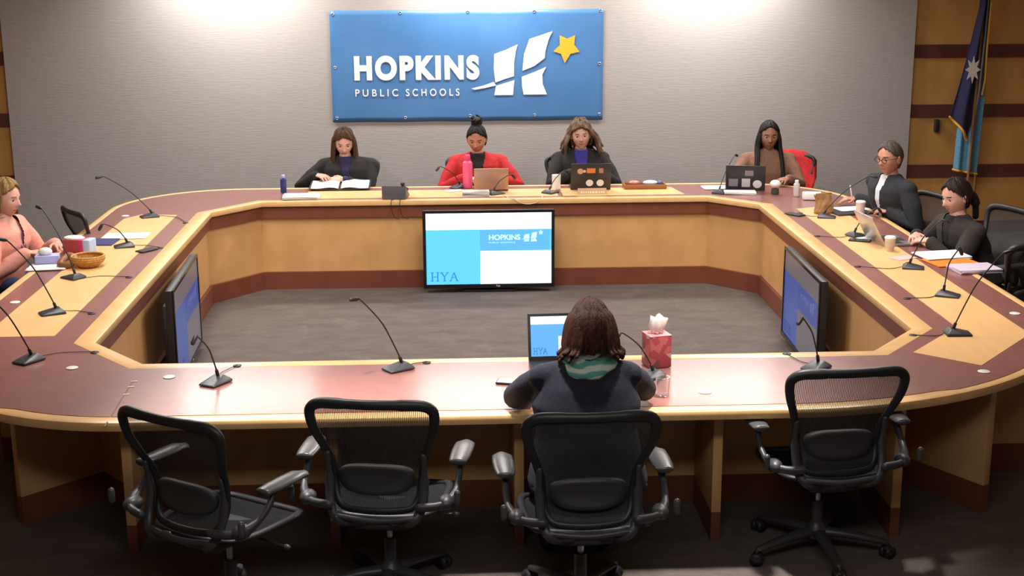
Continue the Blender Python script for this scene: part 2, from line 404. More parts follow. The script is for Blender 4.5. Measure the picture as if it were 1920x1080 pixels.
bpoly([(1122, 547), (1180, 530), (1242, 512), (1236, 560), (1232, 607), (1110, 607)], 'logo_mark', M['bwhite'])
bpoly([(962, 563), (1040, 545), (1108, 522), (1122, 545), (1050, 561), (985, 571)], 'logo_mark', M['bwhite'])
bpoly([(1338, 255), (1410, 232), (1487, 207), (1462, 260), (1442, 330), (1437, 375), (1370, 425), (1293, 455), (1303, 350)], 'logo_mark', M['bwhite'])
bpoly([(1288, 492), (1370, 462), (1447, 430), (1422, 480), (1425, 540), (1452, 605), (1300, 605), (1290, 550)], 'logo_mark', M['bwhite'])
bpoly([(1533, 233), (1582, 255), (1633, 233), (1627, 292), (1662, 337), (1603, 350), (1567, 408), (1543, 350), (1493, 333), (1535, 295)], 'star', M['star'])
x0, z0 = bu(212, 508); x1, z1 = bu(1015, 352)
txt('HOPKINS', x1-x0, z1-z0, M['bwhite'], 'lettering', ban, (x0, -.0115, z0), off=.058, sp=1.22)
x0, z0 = bu(215, 608); x1, z1 = bu(885, 562)
xa = bu(490, 0)[0]; xb = bu(540, 0)[0]
txt('PUBLIC', xa-x0, z1-z0, M['bwhite'], 'lettering', ban, (x0, -.0115, z0), off=.012, sp=1.6)
txt('SCHOOLS', x1-xb, z1-z0, M['bwhite'], 'lettering', ban, (xb, -.0115, z0), off=.012, sp=1.6)
for u, v in [(85, 95), (515, 88), (945, 84), (1370, 84), (1798, 82), (92, 745), (533, 745), (953, 737), (1372, 737), (1795, 735), (90, 425), (1793, 413)]:
    x, z = bu(u, v); T = Matrix.Translation((x, -.006, z)) @ Matrix.Rotation(PI/2, 4, 'X')
    MB().tube([(.011*math.cos(t*PI/6), .011*math.sin(t*PI/6), 0) for t in range(12)], .0045, 8, closed=True, T=T).build('eyelet', M['steel'], ban, True)
# ------------------------------------------------------------ screens
def hya_text(parent, x, z, w, h, mt, T):
    m = MB(); t = .012*h/.085
    def bar(x0, z0, x1, z1, th):
        d = V((x1-x0, z1-z0)); d.normalize(); n = V((-d.y, d.x))*th/2
        m.add([(x0-n.x, 0, z0-n.y), (x1-n.x, 0, z1-n.y), (x1+n.x, 0, z1+n.y), (x0+n.x, 0, z0+n.y)], [(0, 1, 2, 3)])
    u = w/3.3
    def serif(cx, cz): bar(cx-.18*u, cz, cx+.18*u, cz, .006)
    for i, L in enumerate('HYA'):
        o = x+i*1.12*u
        if L == 'H':
            bar(o+.15*u, z, o+.15*u, z+h, t); bar(o+.8*u, z, o+.8*u, z+h, t); bar(o+.15*u, z+h/2, o+.8*u, z+h/2, .006)
            for q in (.15, .8): serif(o+q*u, z); serif(o+q*u, z+h)
        if L == 'Y':
            bar(o+.5*u, z, o+.5*u, z+h/2, t); bar(o+.5*u, z+h/2, o+.12*u, z+h, t); bar(o+.5*u, z+h/2, o+.88*u, z+h, .007)
            serif(o+.5*u, z); serif(o+.12*u, z+h); serif(o+.88*u, z+h)
        if L == 'A':
            bar(o+.1*u, z, o+.5*u, z+h, .007); bar(o+.5*u, z+h, o+.9*u, z, t); bar(o+.28*u, z+h*.4, o+.72*u, z+h*.4, .006)
            serif(o+.1*u, z); serif(o+.9*u, z)
    q = m.build('slide_lettering', mt, parent); q.location = T; return q
def slide(parent, w, h, y, k, z0=0, side=False):
    """lit slide: origin lower left of the picture area at local (−w/2, z0)"""
    eb = emis('slide light blue', (.10, .53, 1.0), k); eb2 = emis('slide mid blue', (.10, .40, .80), k)
    ew = emis('slide white', (.95, 1, 1), k*1.1); ed = emis('slide ink', (.03, .22, .62), k*.9); el = emis('slide pale', (.55, .95, 1), k)
    if side:
        eb = emis('oblique slide blue', (.035, .075, .26), 1); eb2 = emis('oblique slide mid blue', (.03, .06, .24), 1); ew = emis('oblique slide white', (.11, .10, .115), 1)
        ed = emis('oblique ink', (.02, .03, .12), 1); el = emis('oblique pale', (.08, .11, .28), 1)
    def r(x0, x1, a, b, mt, n, d):
        m = MB(); m.add([(-w/2+x0*w, y-d, z0+a*h), (-w/2+x1*w, y-d, z0+a*h), (-w/2+x1*w, y-d, z0+b*h), (-w/2+x0*w, y-d, z0+b*h)], [(0, 1, 2, 3)])
        return m.build(n, mt, parent)
    base = r(0, 1, 0, 1, eb, 'screen_picture', 0)
    r(0, 1, .77, 1, ew, 'slide_block', .001); r(.43, 1, 0, .47, ew, 'slide_block', .001); r(.43, .985, .47, .76, eb2, 'slide_block', .0008)
    l = txt('HOPKINS', .25*w, .075*h, el, 'slide_lettering', parent, (-w/2+.50*w, y-.0016, z0+.62*h), ext=.0002, off=.03)
    txt('PUBLIC SCHOOLS', .21*w, .02*h, el, 'slide_lettering', parent, (-w/2+.50*w, y-.0016, z0+.575*h), ext=.0002)
    for P in ([(.0, .05), (.45, .22), (.42, 1), (.08, .8)], [(.55, .1), (.95, .28), (1, 1.3), (.62, 1.1)], [(-.25, .0), (0, .1), (0, .16)], [(.06, -.3), (.42, -.3), (.42, .12), (.06, 0)], [(.55, -.3), (1.0, -.3), (.9, .2), (.55, 0)]):
        m = MB(); m.add([(-w/2+(.775+.11*a)*w, y-.0016, z0+(.62+.085*b)*h) for a, b in P], [tuple(range(len(P)))]); m.build('slide_logo', el, parent)
    m = MB(); m.add([(-w/2+(.915+.022*math.sin(i*PI/5)*(1 if i % 2 == 0 else .45))*w, y-.0016, z0+(.72+.04*math.cos(i*PI/5)*(1 if i % 2 == 0 else .45))*h) for i in range(10)], [tuple(range(10))]); m.build('slide_star', el, parent)
    hya_text(parent, -w/2+.035*w, z0+.05*h, .22*w, .12*h, ed, (0, y-.0016, 0))
def tv(loc, rz, label, k):
    t = empty('television', loc, rz, label, 'television', 'televisions inside the table ring')
    w, h = 1.07, .645; z = .04
    MB().box((0, 0, z+h/2), (w, .05, h)).build('housing', M['black'], t, bevel=.012)
    MB().box((0, .05, z+h/2-.02), (w*.62, .06, h*.6)).build('rear_housing', M['mech'], t, bevel=.01)
    bz = MB(); bz.strip([(-w/2+.022, z+.03), (w/2-.022, z+.03), (w/2-.022, z+h-.02), (-w/2+.022, z+h-.02)], [(-w/2, z), (w/2, z), (w/2, z+h), (-w/2, z+h)], 0, .008)
    T = Matrix.Translation((0, -.0245, 0)) @ Matrix.Rotation(PI/2, 4, 'X')
    for i, p in enumerate(bz.v): bz.v[i] = T @ p
    bz.build('bezel', mat('gloss black bezel', (.008, .008, .012), .12), t)
    slide(t, w-.05, h-.055, -.0262, k, z+.032, k < .5)
    txt('hp', .03, .02, M['whiteg'], 'maker_badge', t, (.06, -.0335, z+.006), ext=.0004)
    s = MB(); s.box((0, .05, .01), (.42, .12, .02)); s.box((0, .06, .06), (.08, .04, .1)); s.build('stand', M['black'], t, bevel=.006)
    return t
tv((.01, 10.93, 0), 0, 'flat television showing a bright blue and white slide, below the far side of the table', 1.3)
tv((-2.075, 8.87, 0), PI/2+.035, 'flat television seen edge-on along the left inner side of the table', .10)
tv((2.075, 8.85, 0), -PI/2-.03, 'flat television seen obliquely along the right inner side of the table', .10)
# ------------------------------------------------------------ mesh office chair
def netmat():
    m = mat('chair mesh fabric', (.03, .028, .028), .75); nt = m.node_tree; N = nt.nodes; L = nt.links; b = N['Principled BSDF']
    out = N['Material Output']; tr = N.new('ShaderNodeBsdfTransparent'); mx = N.new('ShaderNodeMixShader')
    tc = N.new('ShaderNodeTexCoord'); wv = N.new('ShaderNodeTexWave'); wv.bands_direction = 'X'; wv.inputs['Scale'].default_value = 42
    r = N.new('ShaderNodeMapRange'); r.inputs[1].default_value = .2; r.inputs[2].default_value = .8; r.inputs[3].default_value = .56; r.inputs[4].default_value = .88
    L.new(tc.outputs['Object'], wv.inputs['Vector']); L.new(wv.outputs['Fac'], r.inputs[0]); L.new(r.outputs[0], mx.inputs[0])
    L.new(tr.outputs[0], mx.inputs[1]); L.new(b.outputs[0], mx.inputs[2]); L.new(mx.outputs[0], out.inputs['Surface'])
    return m
M['net'] = netmat()
def backY(x, z):      # curved plane of the backrest
    return -.30-.10*(z-.6)-.09*math.exp(-((z-.64)/.16)**2)*-1+1.0*x*x*.55
def make_chair():
    t = empty('office_chair', (0, 0, 0))
    MB().lathe([(.035, .075), (.05, .085), (.05, .125), (.032, .145), (.028, .16)], n=20).build('base_hub', M['mech'], t, 'auto')
    for i in range(5):
        a = math.radians(90+72*i+36); c, s = math.cos(a), math.sin(a)
        P = lambda r, z: (c*r, s*r, z)
        lg = MB().tube([P(.03, .108), P(.12, .105), P(.22, .092), P(.315, .076)], [.03, .027, .022, .017], 10, flat=.8, upv=(0, 0, 1)).build('leg', M['mech'], t, True)
        cs = MB(); T = Matrix.Translation(P(.325, 0)) @ Matrix.Rotation(a+.8*i, 4, 'Z')
        for sx in (-.016, .016):
            cs.tube([(sx-.009, 0, .03), (sx+.009, 0, .03)], .03, 16, T=T, rnd=False)
        cs.tube([(0, 0, .04), (0, 0, .075)], .009, 8, T=T, rnd=False); cs.ell((0, 0, .045), (.03, .026, .018), 12, 6, T=T)
        cs.build('caster', M['black'], lg, True)
    MB().tube([(0, 0, .14), (0, 0, .26)], .027, 16, rnd=False).tube([(0, 0, .25), (0, 0, .38)], .014, 14, mi=1, rnd=False).build('gas_column', [M['mech'], M['steel']], t, 'auto')
    k = MB().box((0, -.03, .385), (.16, .26, .06)).box((0, -.16, .40), (.22, .07, .05)).build('tilt_mechanism', M['mech'], t, bevel=.015)
    MB().tube([(.08, .02, .375), (.2, .03, .37), (.27, .03, .365)], .006, 8).ell((.285, .03, .365), (.02, .012, .012), 10, 6).build('lever', M['mech'], k, True)
    # seat: frame loop and woven pan
    sp = [(.0, .235, .425), (.17, .225, .43), (.235, .17, .447), (.245, .04, .452), (.225, -.13, .452), (.17, -.21, .455), (0, -.225, .45)]
    loop = sp+[(-x, y, z) for x, y, z in sp[-2:0:-1]]
    sf = MB().tube(catmull(loop, 5, True), .018, 8, closed=True, flat=.75, upv=(0, 0, 1)).build('seat_frame', M['black'], t, True)
    L = catmull(loop, 5, True); m = MB(); n = len(L); rg = 6; vs = []
    for r in range(rg):
        q = 1-r/rg
        for p in L: vs.append((p.x*q, p.y*q+.0, p.z-.018*(1-q*q)))
    vs.append((0, 0, .434-.0))
    fs = [(r*n+i, r*n+(i+1) % n, (r+1)*n+(i+1) % n, (r+1)*n+i) for r in range(rg-1) for i in range(n)]+[((rg-1)*n+i, (rg-1)*n+(i+1) % n, rg*n) for i in range(n)]
    m.add(vs, fs); sm = m.build('seat_mesh', mat('dense seat mesh', (.010, .010, .010), .9, 0, .15), sf, True)
    sm.modifiers.new('s', 'SOLIDIFY').thickness = .006
    # back frame
    bp = [(0, 1.003), (.13, 1.003), (.21, .997), (.248, .972), (.255, .93), (.243, .865), (.216, .785), (.192, .70), (.182, .61), (.172, .54), (.14, .50), (.07, .49), (0, .488)]
    bp = [(x, .49+(z-.49)*.945) for x, z in bp]; bl = [(x, backY(x, z), z) for x, z in bp]; loop = bl+[(-x, y, z) for x, y, z in bl[-2:0:-1]]
    L = catmull(loop, 4, True)
    rr = [.017+.007*max(0, (p.z-.75))/.25*(1 if abs(p.x) > .12 else .6) for p in L]
    bf = MB().tube(L, rr, 10, closed=True, flat=.8, upv=(0, 1, 0)).build('back_frame', M['black'], t, True)
    n = len(L); m = MB(); vs = []; rg = 7
    for r in range(rg):
        q = 1-r/rg
        for p in L:
            x, z = p.x*q, .76+(p.z-.76)*q; vs.append((x, backY(x, z)+.004*(1-q), z))
    vs.append((0, backY(0, .76)+.004, .76))
    fs = [(r*n+i, r*n+(i+1) % n, (r+1)*n+(i+1) % n, (r+1)*n+i) for r in range(rg-1) for i in range(n)]+[((rg-1)*n+i, (rg-1)*n+(i+1) % n, rg*n) for i in range(n)]
    m.add(vs, fs); m.build('back_mesh', M['net'], bf, True)
    # dense lower back and lumbar pad
    def patch(pts, dy, th, name, mt, par):
        Lp = catmull([(x, 0, z) for x, z in pts], 4, True); nn = len(Lp); cz = sum(p.z for p in Lp)/nn; vv = []
        for r in range(4):
            q = 1-r/4
            for p in Lp:
                x, z = p.x*q, cz+(p.z-cz)*q; vv.append((x, backY(x, z)+dy, z))
        vv.append((0, backY(0, cz)+dy, cz))
        ff = [(r*nn+i, r*nn+(i+1) % nn, (r+1)*nn+(i+1) % nn, (r+1)*nn+i) for r in range(3) for i in range(nn)]+[(3*nn+i, 3*nn+(i+1) % nn, 4*nn) for i in range(nn)]
        o = MB().add(vv, ff).build(name, mt, par, True); q = o.modifiers.new('s', 'SOLIDIFY'); q.thickness = th; q.offset = 0; return o
    patch([(0, .685), (.1, .68), (.155, .655), (.15, .60), (.1, .565), (0, .555), (-.1, .565), (-.15, .60), (-.155, .655), (-.1, .68)], -.022, .022, 'lumbar_pad', mat('lumbar pad rubber', (.035, .035, .037), .5), bf)
    # rear bracket
    m = MB()
    for s in (-1, 1):
        m.tube(catmull([(s*.2, backY(.2, .72)-.025, .73), (s*.198, backY(.19, .62)-.035, .62), (s*.19, backY(.18, .52)-.035, .51), (s*.15, backY(.1, .46)-.03, .455), (s*.06, -.2, .42)], 4), [.012]*4+[.02]*9+[.024]*4, 8, flat=.7, upv=(0, 1, 0))
    m.tube(catmull([(-.17, backY(.15, .48)-.04, .475), (0, backY(0, .46)-.035, .462), (.17, backY(.15, .48)-.04, .475)], 5), .013, 8)
    m.build('back_bracket', M['mech'], t, True)
    for s in (-1, 1):
        a = MB().tube(catmull([(s*.19, -.30, .53), (s*.27, -.27, .53), (s*.315, -.2, .55), (s*.325, -.12, .60), (s*.32, -.07, .655)], 4), [.022]*9+[.017]*8, 10, flat=.8)
        a.ell((s*.29, -.24, .535), (.035, .05, .03), 12, 8); ar = a.build('armrest', M['mech'], t, True)
        p = MB(); rs = []
        prof = [(-.13, .030), (-.12, .038), (-.06, .044), (.02, .046), (.09, .043), (.125, .034), (.135, .022)]
        vs = []
        nn = 14
        for y, w in prof:
            for q in range(nn):
                an = 2*PI*q/nn; vs.append((s*.325+w*math.cos(an), -.02+y, .675+.014*math.sin(an)+(.01 if y > .1 else 0)*-1))
        fs = [(i*nn+q, i*nn+(q+1) % nn, (i+1)*nn+(q+1) % nn, (i+1)*nn+q) for i in range(len(prof)-1) for q in range(nn)]+[tuple(range(nn)), tuple(range((len(prof)-1)*nn, len(prof)*nn))]
        p.add(vs, fs).build('arm_pad', M['pad'], ar, True)
        MB().tube([(s*.345, -.30, .56), (s*.345, -.30, .60)], .014, 10).build('arm_knob', M['pad'], ar, True)
    return t
proto = make_chair(); first = [True]
def chair(x, y, rz, label, group=None, z=0, sc=1):
    o = proto if first[0] else copy_tree(proto); first[0] = False
    o.location = (x, y, z); o.rotation_euler = (0, 0, math.radians(rz)); o.scale = (sc, sc, sc); tag(o, label, 'chair', group); return o
CHAIRS = dict(
 c1=chair(-1.245, 5.35, -33, 'empty black mesh office chair at the near side, leftmost, turned to the right'),
 c2=chair(-.585, 5.53, -9, 'empty black mesh office chair at the near side, second from left with grey arm pads'),
 c3=chair(.225, 5.33, 2, 'black mesh office chair under the woman in the navy blazer'),
 c4=chair(1.37, 5.83, 4, 'empty black mesh office chair pushed under the near edge, right of the tissue box'))
chair(-2.85, 10.22, -56, 'empty dark mesh chair pushed in at the far left corner of the table', sc=.9)
chair(-3.55, 9.32, -95, 'mesh office chair under the woman in the pink sweater')
chair(-1.18, 12.16, 180, 'mesh office chair under the woman writing in an open binder', sc=.9)
chair(-.09, 12.2, 180, 'mesh office chair behind the woman in the red cardigan', sc=.9)
chair(.82, 12.2, 180, 'mesh office chair behind the curly-haired woman in black and blue', sc=.9)
chair(2.76, 12.12, 168, 'mesh office chair with a red jacket over its back, under the woman in brown', sc=.9)
chair(3.09, 9.99, 105, 'mesh office chair behind the man in the dark suit', sc=.93)
chair(3.28, 8.99, 108, 'large grey mesh chair behind the young woman in the dark jacket')
chair(3.27, 8.28, 10, 'empty dark mesh chair at the right edge of the photo, nearest of the right side')
# ------------------------------------------------------------ people
def headfn(d):
    x, y, z = d.x*.074, d.y*.093, d.z*.117
    if z < 0:
        t = -z/.117; x *= 1-.30*t**1.3
        y *= (1-.06*t) if y > 0 else (1-.42*t)
    else:
        if y < 0: y *= 1.04
    if d.y > 0:
        g = lambda v, s: math.exp(-(v/s)**2)
        y -= .004*g(x, .05)*g(z-.0, .08)
        y += .021*g(x, .0105)*(g(z+.022, .0125)+.45*g(z+.006, .018))+.006*(g(abs(x)-.011, .008)*g(z+.027, .009))
        y -= .011*g(abs(x)-.030, .017)*g(z-.008, .012)
        y += .004*g(abs(x)-.028, .02)*g(z-.028, .008)
        y += .0065*g(x, .022)*g(z+.058, .009)-.0045*g(x, .022)*g(z+.0575, .0022)
        y += .007*g(x, .02)*g(z+.1, .015)
        y += .003*g(abs(x)-.045, .02)*g(z+.025, .02)
    return V((x, y, z))
def head_mb(skin_i=0, lip_i=1, white_i=2, iris_i=3, brow_i=4, smile=0):
    m = MB(); NA, NP = 84, 60; vs = []
    for j in range(NP+1):
        ph = PI*(j+.01)/(NP+.02)
        for i in range(NA):
            a = 2*PI*i/NA; vs.append(headfn(V((math.sin(ph)*math.sin(a), math.sin(ph)*math.cos(a), math.cos(ph)))))
    b = len(m.v)
    m.add(vs, [])
    for j in range(NP):
        for i in range(NA):
            f = (j*NA+i, j*NA+(i+1) % NA, (j+1)*NA+(i+1) % NA, (j+1)*NA+i)
            c = sum((vs[q] for q in f), V())/4; mi = skin_i
            if c.y > .05:
                mz = c.z+.0575-smile*abs(c.x)*.35
                if abs(mz) < .0075*(1-(c.x/.026)**2 if abs(c.x) < .026 else 0): mi = lip_i
                if abs(c.z-(.029-.06*max(0, abs(c.x)-.03))) < .0032 and .014 < abs(c.x) < .046: mi = brow_i
            m.f.append([b+q for q in f]); m.m.append(mi)
    m.f.append(list(range(b, b+NA))); m.m.append(skin_i); m.f.append(list(range(b+NP*NA, b+(NP+1)*NA))); m.m.append(skin_i)
    for s in (-1, 1):
        m.ell((s*.030, .0655, .006), (.0125, .0125, .0105), 14, 10, white_i)
        m.ell((s*.030, .0745, .005), (.0078, .0046, .0075), 10, 8, iris_i)
        m.ell((s*.0745, -.006, -.004), (.009, .018, .029), 12, 10, skin_i)
        m.ell((s*.079, -.001, .008), (.006, .014, .016), 10, 8, skin_i)
    return m
def cap_mb(th=.014, hl=.066, side=.0, nape=-.075, puff=0, seed=0, part=0):
    """closed shell of hair round the skull; the face stays free"""
    m = MB(); NA, NP = 64, 44; rnd = random.Random(seed); keep = []; vs = []
    ph_ = [rnd.random()*6 for _ in range(6)]
    for j in range(NP+1):
        ph = PI*(j+.01)/(NP+.02)
        for i in range(NA):
            a = 2*PI*i/NA; d = V((math.sin(ph)*math.sin(a), math.sin(ph)*math.cos(a), math.cos(ph)))
            p = headfn(V((d.x, min(d.y, .9), d.z)).normalized()); 
            w = th*(1+.22*math.sin(9*a+ph_[0]+3*ph)+.12*math.sin(23*a+ph_[1])+puff*math.sin(5*a+ph_[2])*math.sin(7*ph+ph_[3]))
            if part and abs(d.x-part*.3) < .07 and d.z > .3 and d.y > -.4: w -= th*.45
            vs.append(p+V((d.x, d.y, d.z*.95))*w)
    def hair(c):
        az = abs(math.degrees(math.atan2(c.x, c.y)))
        if az < 62: return c.z > hl+.010-(az/62)**1.3*.050
        if az < 84: return c.z > hl-.040-(az-62)/22*(.028-side)
        return c.z > max(nape, (hl-.068+side)-(az-84)/18*.09)
    n = len(vs); keepf = []
    for j in range(NP):
        for i in range(NA):
            f = (j*NA+i, j*NA+(i+1) % NA, (j+1)*NA+(i+1) % NA, (j+1)*NA+i)
            if hair(sum((vs[q] for q in f), V())/4): keepf.append(f)
    keepf.append(tuple(range(NA)))
    inn = [v*.86 for v in vs]; m.add(vs+inn, [])
    cnt = {}
    for f in keepf:
        for a, b in zip(f, f[1:]+f[:1]): cnt[(a, b)] = 1
    for f in keepf:
        m.f.append(list(f)); m.m.append(0); m.f.append([n+q for q in reversed(f)]); m.m.append(0)
        for a, b in zip(f, f[1:]+f[:1]):
            if (b, a) not in cnt: m.f.append([b, a, n+a, n+b]); m.m.append(0)
    return m
def curtain(m, az0, az1, n, zend, r=.014, flare=.02, wave=.0, top=.07, seed=1, front=0.0, out=.014, jitter=.01, curl=0.0):
    rnd = random.Random(seed)
    for k in range(n):
        a = math.radians(az0+(az1-az0)*(k+.5)/n); sx, cy = math.sin(a), math.cos(a)
        pts = []; ze = zend+rnd.uniform(-jitter, jitter)*3; p0 = rnd.random()*6; N = 9
        for i in range(N):
            t = i/(N-1); z = top+(ze-top)*t
            zz = max(-.99, min(.99, z/.117)); c = math.sqrt(1-zz*zz) if z > 0 else 1
            oo = out*min(1, .2+3*t); rx = .074*(c if z > 0 else 1)+oo; ry = .093*(c if z > 0 else 1)+oo
            f = flare*max(0, t-.3); w = wave*math.sin(p0+t*9)
            pts.append((sx*(rx+f)+w*cy, cy*(ry*(1 if cy < 0 else .85)+f)+front*max(0, t-.35)+w*.6, z))
        if curl:
            pts[-1] = (pts[-1][0]+sx*curl, pts[-1][1]+cy*curl, pts[-1][2]+curl*.4)
        pts = catmull(pts, 2); q = len(pts)
        m.tube(pts, [r*min(1, .45+i/q*2.5)*(.75+.4*math.sin(PI*min(1, i/q*1.1)))*(1 if i < q-3 else .75) for i in range(q)], 7, flat=.8)
def hair_mb(style):
    if style == 'long':
        m = cap_mb(.016, .080, -.02, -.09, part=.3); curtain(m, 62, 150, 11, -.23, .017, .03, .003, .07, 3, .12); curtain(m, 150, 210, 7, -.24, .018, .02, .003, .07, 4); curtain(m, 210, 298, 11, -.26, .017, .03, .003, .07, 5, .14)
    elif style == 'bun':
        m = cap_mb(.010, .082, .0, -.07); m.ell((0, -.045, .135), (.042, .042, .036), 18, 12)
        for k in range(7):
            a = k*.9; m.tube([(.038*math.cos(a+t*.5), -.045+.038*math.sin(a+t*.5), .11+.012*t+.01*(k % 2)) for t in range(5)], .010, 7)
    elif style == 'curly':
        m = cap_mb(.026, .076, -.03, -.09, .25, 5)
        for s, sd in ((64, 3), (78, 11)): curtain(m, s, 360-s, 26, -.15, .014, .10, .03, .085, sd, .0, .028, .02)
    elif style == 'braids':
        m = cap_mb(.012, .084, -.01, -.085, part=.0)
        for rng in ((60, 175, 13), (185, 300, 13)): curtain(m, *rng, -.30, .0085, .05, .003, .07, 7, .07, .014, .02)
        curtain(m, 58, 105, 10, -.33, .012, .04, .003, .06, 8, .24, .02); curtain(m, 255, 302, 10, -.33, .012, .04, .003, .06, 9, .24, .02)
    elif style == 'short':
        m = cap_mb(.008, .084, .005, -.065, seed=3)
    elif style == 'updo':
        m = cap_mb(.016, .090, -.01, -.07, .15, 8); m.ell((0, -.09, .03), (.055, .04, .05), 16, 10); curtain(m, 66, 100, 3, -.05, .008, .01, .003, .05, 4); curtain(m, 260, 294, 3, -.05, .008, .01, .003, .05, 4)
    elif style == 'tied':
        m = cap_mb(.012, .084, -.005, -.075, seed=9, part=.1); m.ell((0, -.105, -.03), (.035, .03, .04), 14, 10)
        m.tube(catmull([(0, -.12, -.03), (.0, -.135, -.09), (.0, -.125, -.17)], 5), [.03]*6+[.02]*5, 10)
    elif style == 'bob':
        m = cap_mb(.016, .07, -.03, -.09, .06, 2, part=.25); curtain(m, 60, 150, 15, -.118, .017, .045, .003, .100, 3, .0, .014, .006, .016); curtain(m, 150, 210, 12, -.085, .018, .012, .003, .100, 4, 0, .014, .006, .0); curtain(m, 210, 300, 15, -.118, .017, .045, .003, .100, 5, 0, .014, .006, .016)
    return m
def ik(S_, Wt, l1, l2, pole):
    d = Wt-S_; L = d.length
    if L > (l1+l2)*.985: Wt = S_+d*((l1+l2)*.985/L); d = Wt-S_; L = d.length
    u = d/L; a = (l1*l1-l2*l2+L*L)/(2*L); h = math.sqrt(max(0, l1*l1-a*a)); p = pole-u*pole.dot(u); p.normalize()
    return S_+u*a+p*h, Wt
def hand_mb(wr, d, s, nrm, side, curl=.5, fd=None):
    """right-angled hand frame: d fingers, nrm back of the hand, s towards thumb"""
    m = MB(); d = d.normalized(); s = (s-d*s.dot(d)).normalized(); nrm = (nrm-d*nrm.dot(d)-s*nrm.dot(s)).normalized()
    fd = fd or d; m.tube([wr-fd*.05, wr-fd*.01, wr+d*.015], [.024, .024, .024], 12, flat=.85, upv=nrm)
    m.tube([wr+d*.01, wr+d*.04, wr+d*.075], [.028, .038, .040], 14, flat=.36, upv=nrm)
    m.tube([wr+d*.072-s*.03, wr+d*.077+s*.03], .0125, 8)
    lens = [.070, .078, .073, .056]
    for i, L in enumerate(lens):
        o = (1.5-i)*.0215; b = wr+d*(.078-.004*abs(i-1))+s*o; f = (d+s*o*2.2).normalized(); c = curl*(1+.12*i)
        p1 = b+(f-nrm*c*.35).normalized()*L*.45; p2 = p1+(f-nrm*c*1.0).normalized()*L*.32; p3 = p2+(f-nrm*c*1.7).normalized()*L*.24
        m.tube([b, p1, p2, p3], [.0092, .0088, .0082, .0072], 8)
    b = wr+d*.022+s*.026; p1 = b+(d*.6+s*.8-nrm*.25).normalized()*.036; p2 = p1+(d*.9+s*.35-nrm*.3).normalized()*.030
    m.tube([b-s*.008, b, p1, p2], [.013, .0125, .0105, .0088], 9)
    return m
def person(name_label, x, y, rz, top, head_off, hpitch, hyaw, hroll, handR, handL, skin='skin', lip='lip', hair='long', hm='h_brown',
           garment='c_black', under=None, uw=.05, sw=.175, bulk=1.0, lean=.05, trousers='c_trouser', curl=.5, sleeve=.93, vneck=False, collar=False, smile=0, gname='cardigan', poleout=.5, handdirR=None, handdirL=None):
    R_ = math.radians(rz); root = empty('person', (x, y, 0), R_, name_label, 'person')
    inv = Matrix.Rotation(-R_, 4, 'Z') @ Matrix.Translation((-x, -y, 0))
    HR, HL = inv @ V(handR), inv @ V(handL)
    hc = V((head_off[0], head_off[1], top-.117*1.1-.012))         # head centre
    zs = top-.315                                             # shoulder line
    def ly(z): return lean*max(0, (z-.5))/(zs-.5) if z < zs else lean+(hc.y-.015-lean)*(z-zs)/(hc.z-.06-zs)
    def lx(z): return 0 if z < zs-.1 else head_off[0]*min(1, (z-zs+.1)/(hc.z-.06-zs+.1))
    B = bulk*1.06; sw = sw+.018
    def torso(e=0, neck=True, bottom=.44):
        rs = [(bottom, 0, -.0, .155*B+e, .115*B+e), (.50, 0, 0, .175*B+e, .135*B+e), (.58, 0, ly(.58), .165*B+e, .125*B+e), (.5*(zs+.5), 0, ly(.5*(zs+.5)), .145*B+e, .108*B+e),
              (zs-.14, 0, ly(zs-.14), .160*B+e, .112*B+e), (zs-.06, 0, ly(zs-.06), sw*.93+e, .092*B+e), (zs-.01, 0, ly(zs-.01), sw*.86+e, .078+e), (zs+.025, lx(zs), ly(zs+.02), .105+e, .062+e), (zs+.05, lx(zs+.05), ly(zs+.05), .062+e, .058+e)]
        if neck: rs += [(zs+.08, lx(zs+.08), ly(zs+.08), .052+e, .055+e), (hc.z-.06, hc.x, hc.y-.015, .05+e, .054+e), (hc.z-.03, hc.x, hc.y-.01, .048, .052)]
        return rs
    arms = []
    for s, Ht in ((1, HR), (-1, HL)):
        sh = V((s*(sw-.012), ly(zs-.03), zs-.035)); l1, l2 = .285, .25
        el, wr = ik(sh, Ht, l1, l2, V((s*poleout, -.25, -1)))
        arms.append((s, sh, el, wr))
    hips = [(s, V((s*.09, .0, .535)), V((s*.125, .40, .52)), V((s*.125, .42, .09))) for s in (-1, 1)]
    # bare body
    m = MB(); m.rings(torso(-.006), 24, p=2.2)
    for s, sh, el, wr in arms: m.tube([sh, sh*.5+el*.5, el, el*.5+wr*.5, wr], [.046, .038, .030, .029, .024], 12)
    for s, h, k, a in hips: m.tube([h, (h+k)/2, k], [.085, .078, .058], 12).tube([k, (k+a)/2+V((0, -.01, .03)), a], [.056, .05, .036], 12).tube([a, a+V((0, .06, -.045)), a+V((0, .14, -.06))], [.036, .034, .026], 10)
    bme = remesh(m, .010, 3)
    full = MB(); me2mb(full, bme, 0); bpy.data.meshes.remove(bme)
    for (s, sh, el, wr), hd in zip(arms, (handdirR, handdirL)):
        d = (wr-el).normalized()
        if hd: d = (Matrix.Rotation(-R_, 3, 'Z') @ V(hd)).normalized()
        else: d = V((d.x*.7-s*.25, d.y, min(d.z, .0)*.5-.05)).normalized()
        hm_ = remesh(hand_mb(wr, d, V((-s, .2, .0)), V((0, 0, 1)), s, curl, (wr-el).normalized()), .0034, 2); me2mb(full, hm_, 0); bpy.data.meshes.remove(hm_)
    sw_ = sw
    T = Matrix.Translation(hc) @ Matrix.Rotation(math.radians(hyaw), 4, 'Z') @ Matrix.Rotation(math.radians(hpitch), 4, 'X') @ Matrix.Rotation(math.radians(hroll), 4, 'Y') @ Matrix.Scale(1.1 if hair != 'bob' else 1.02, 4)
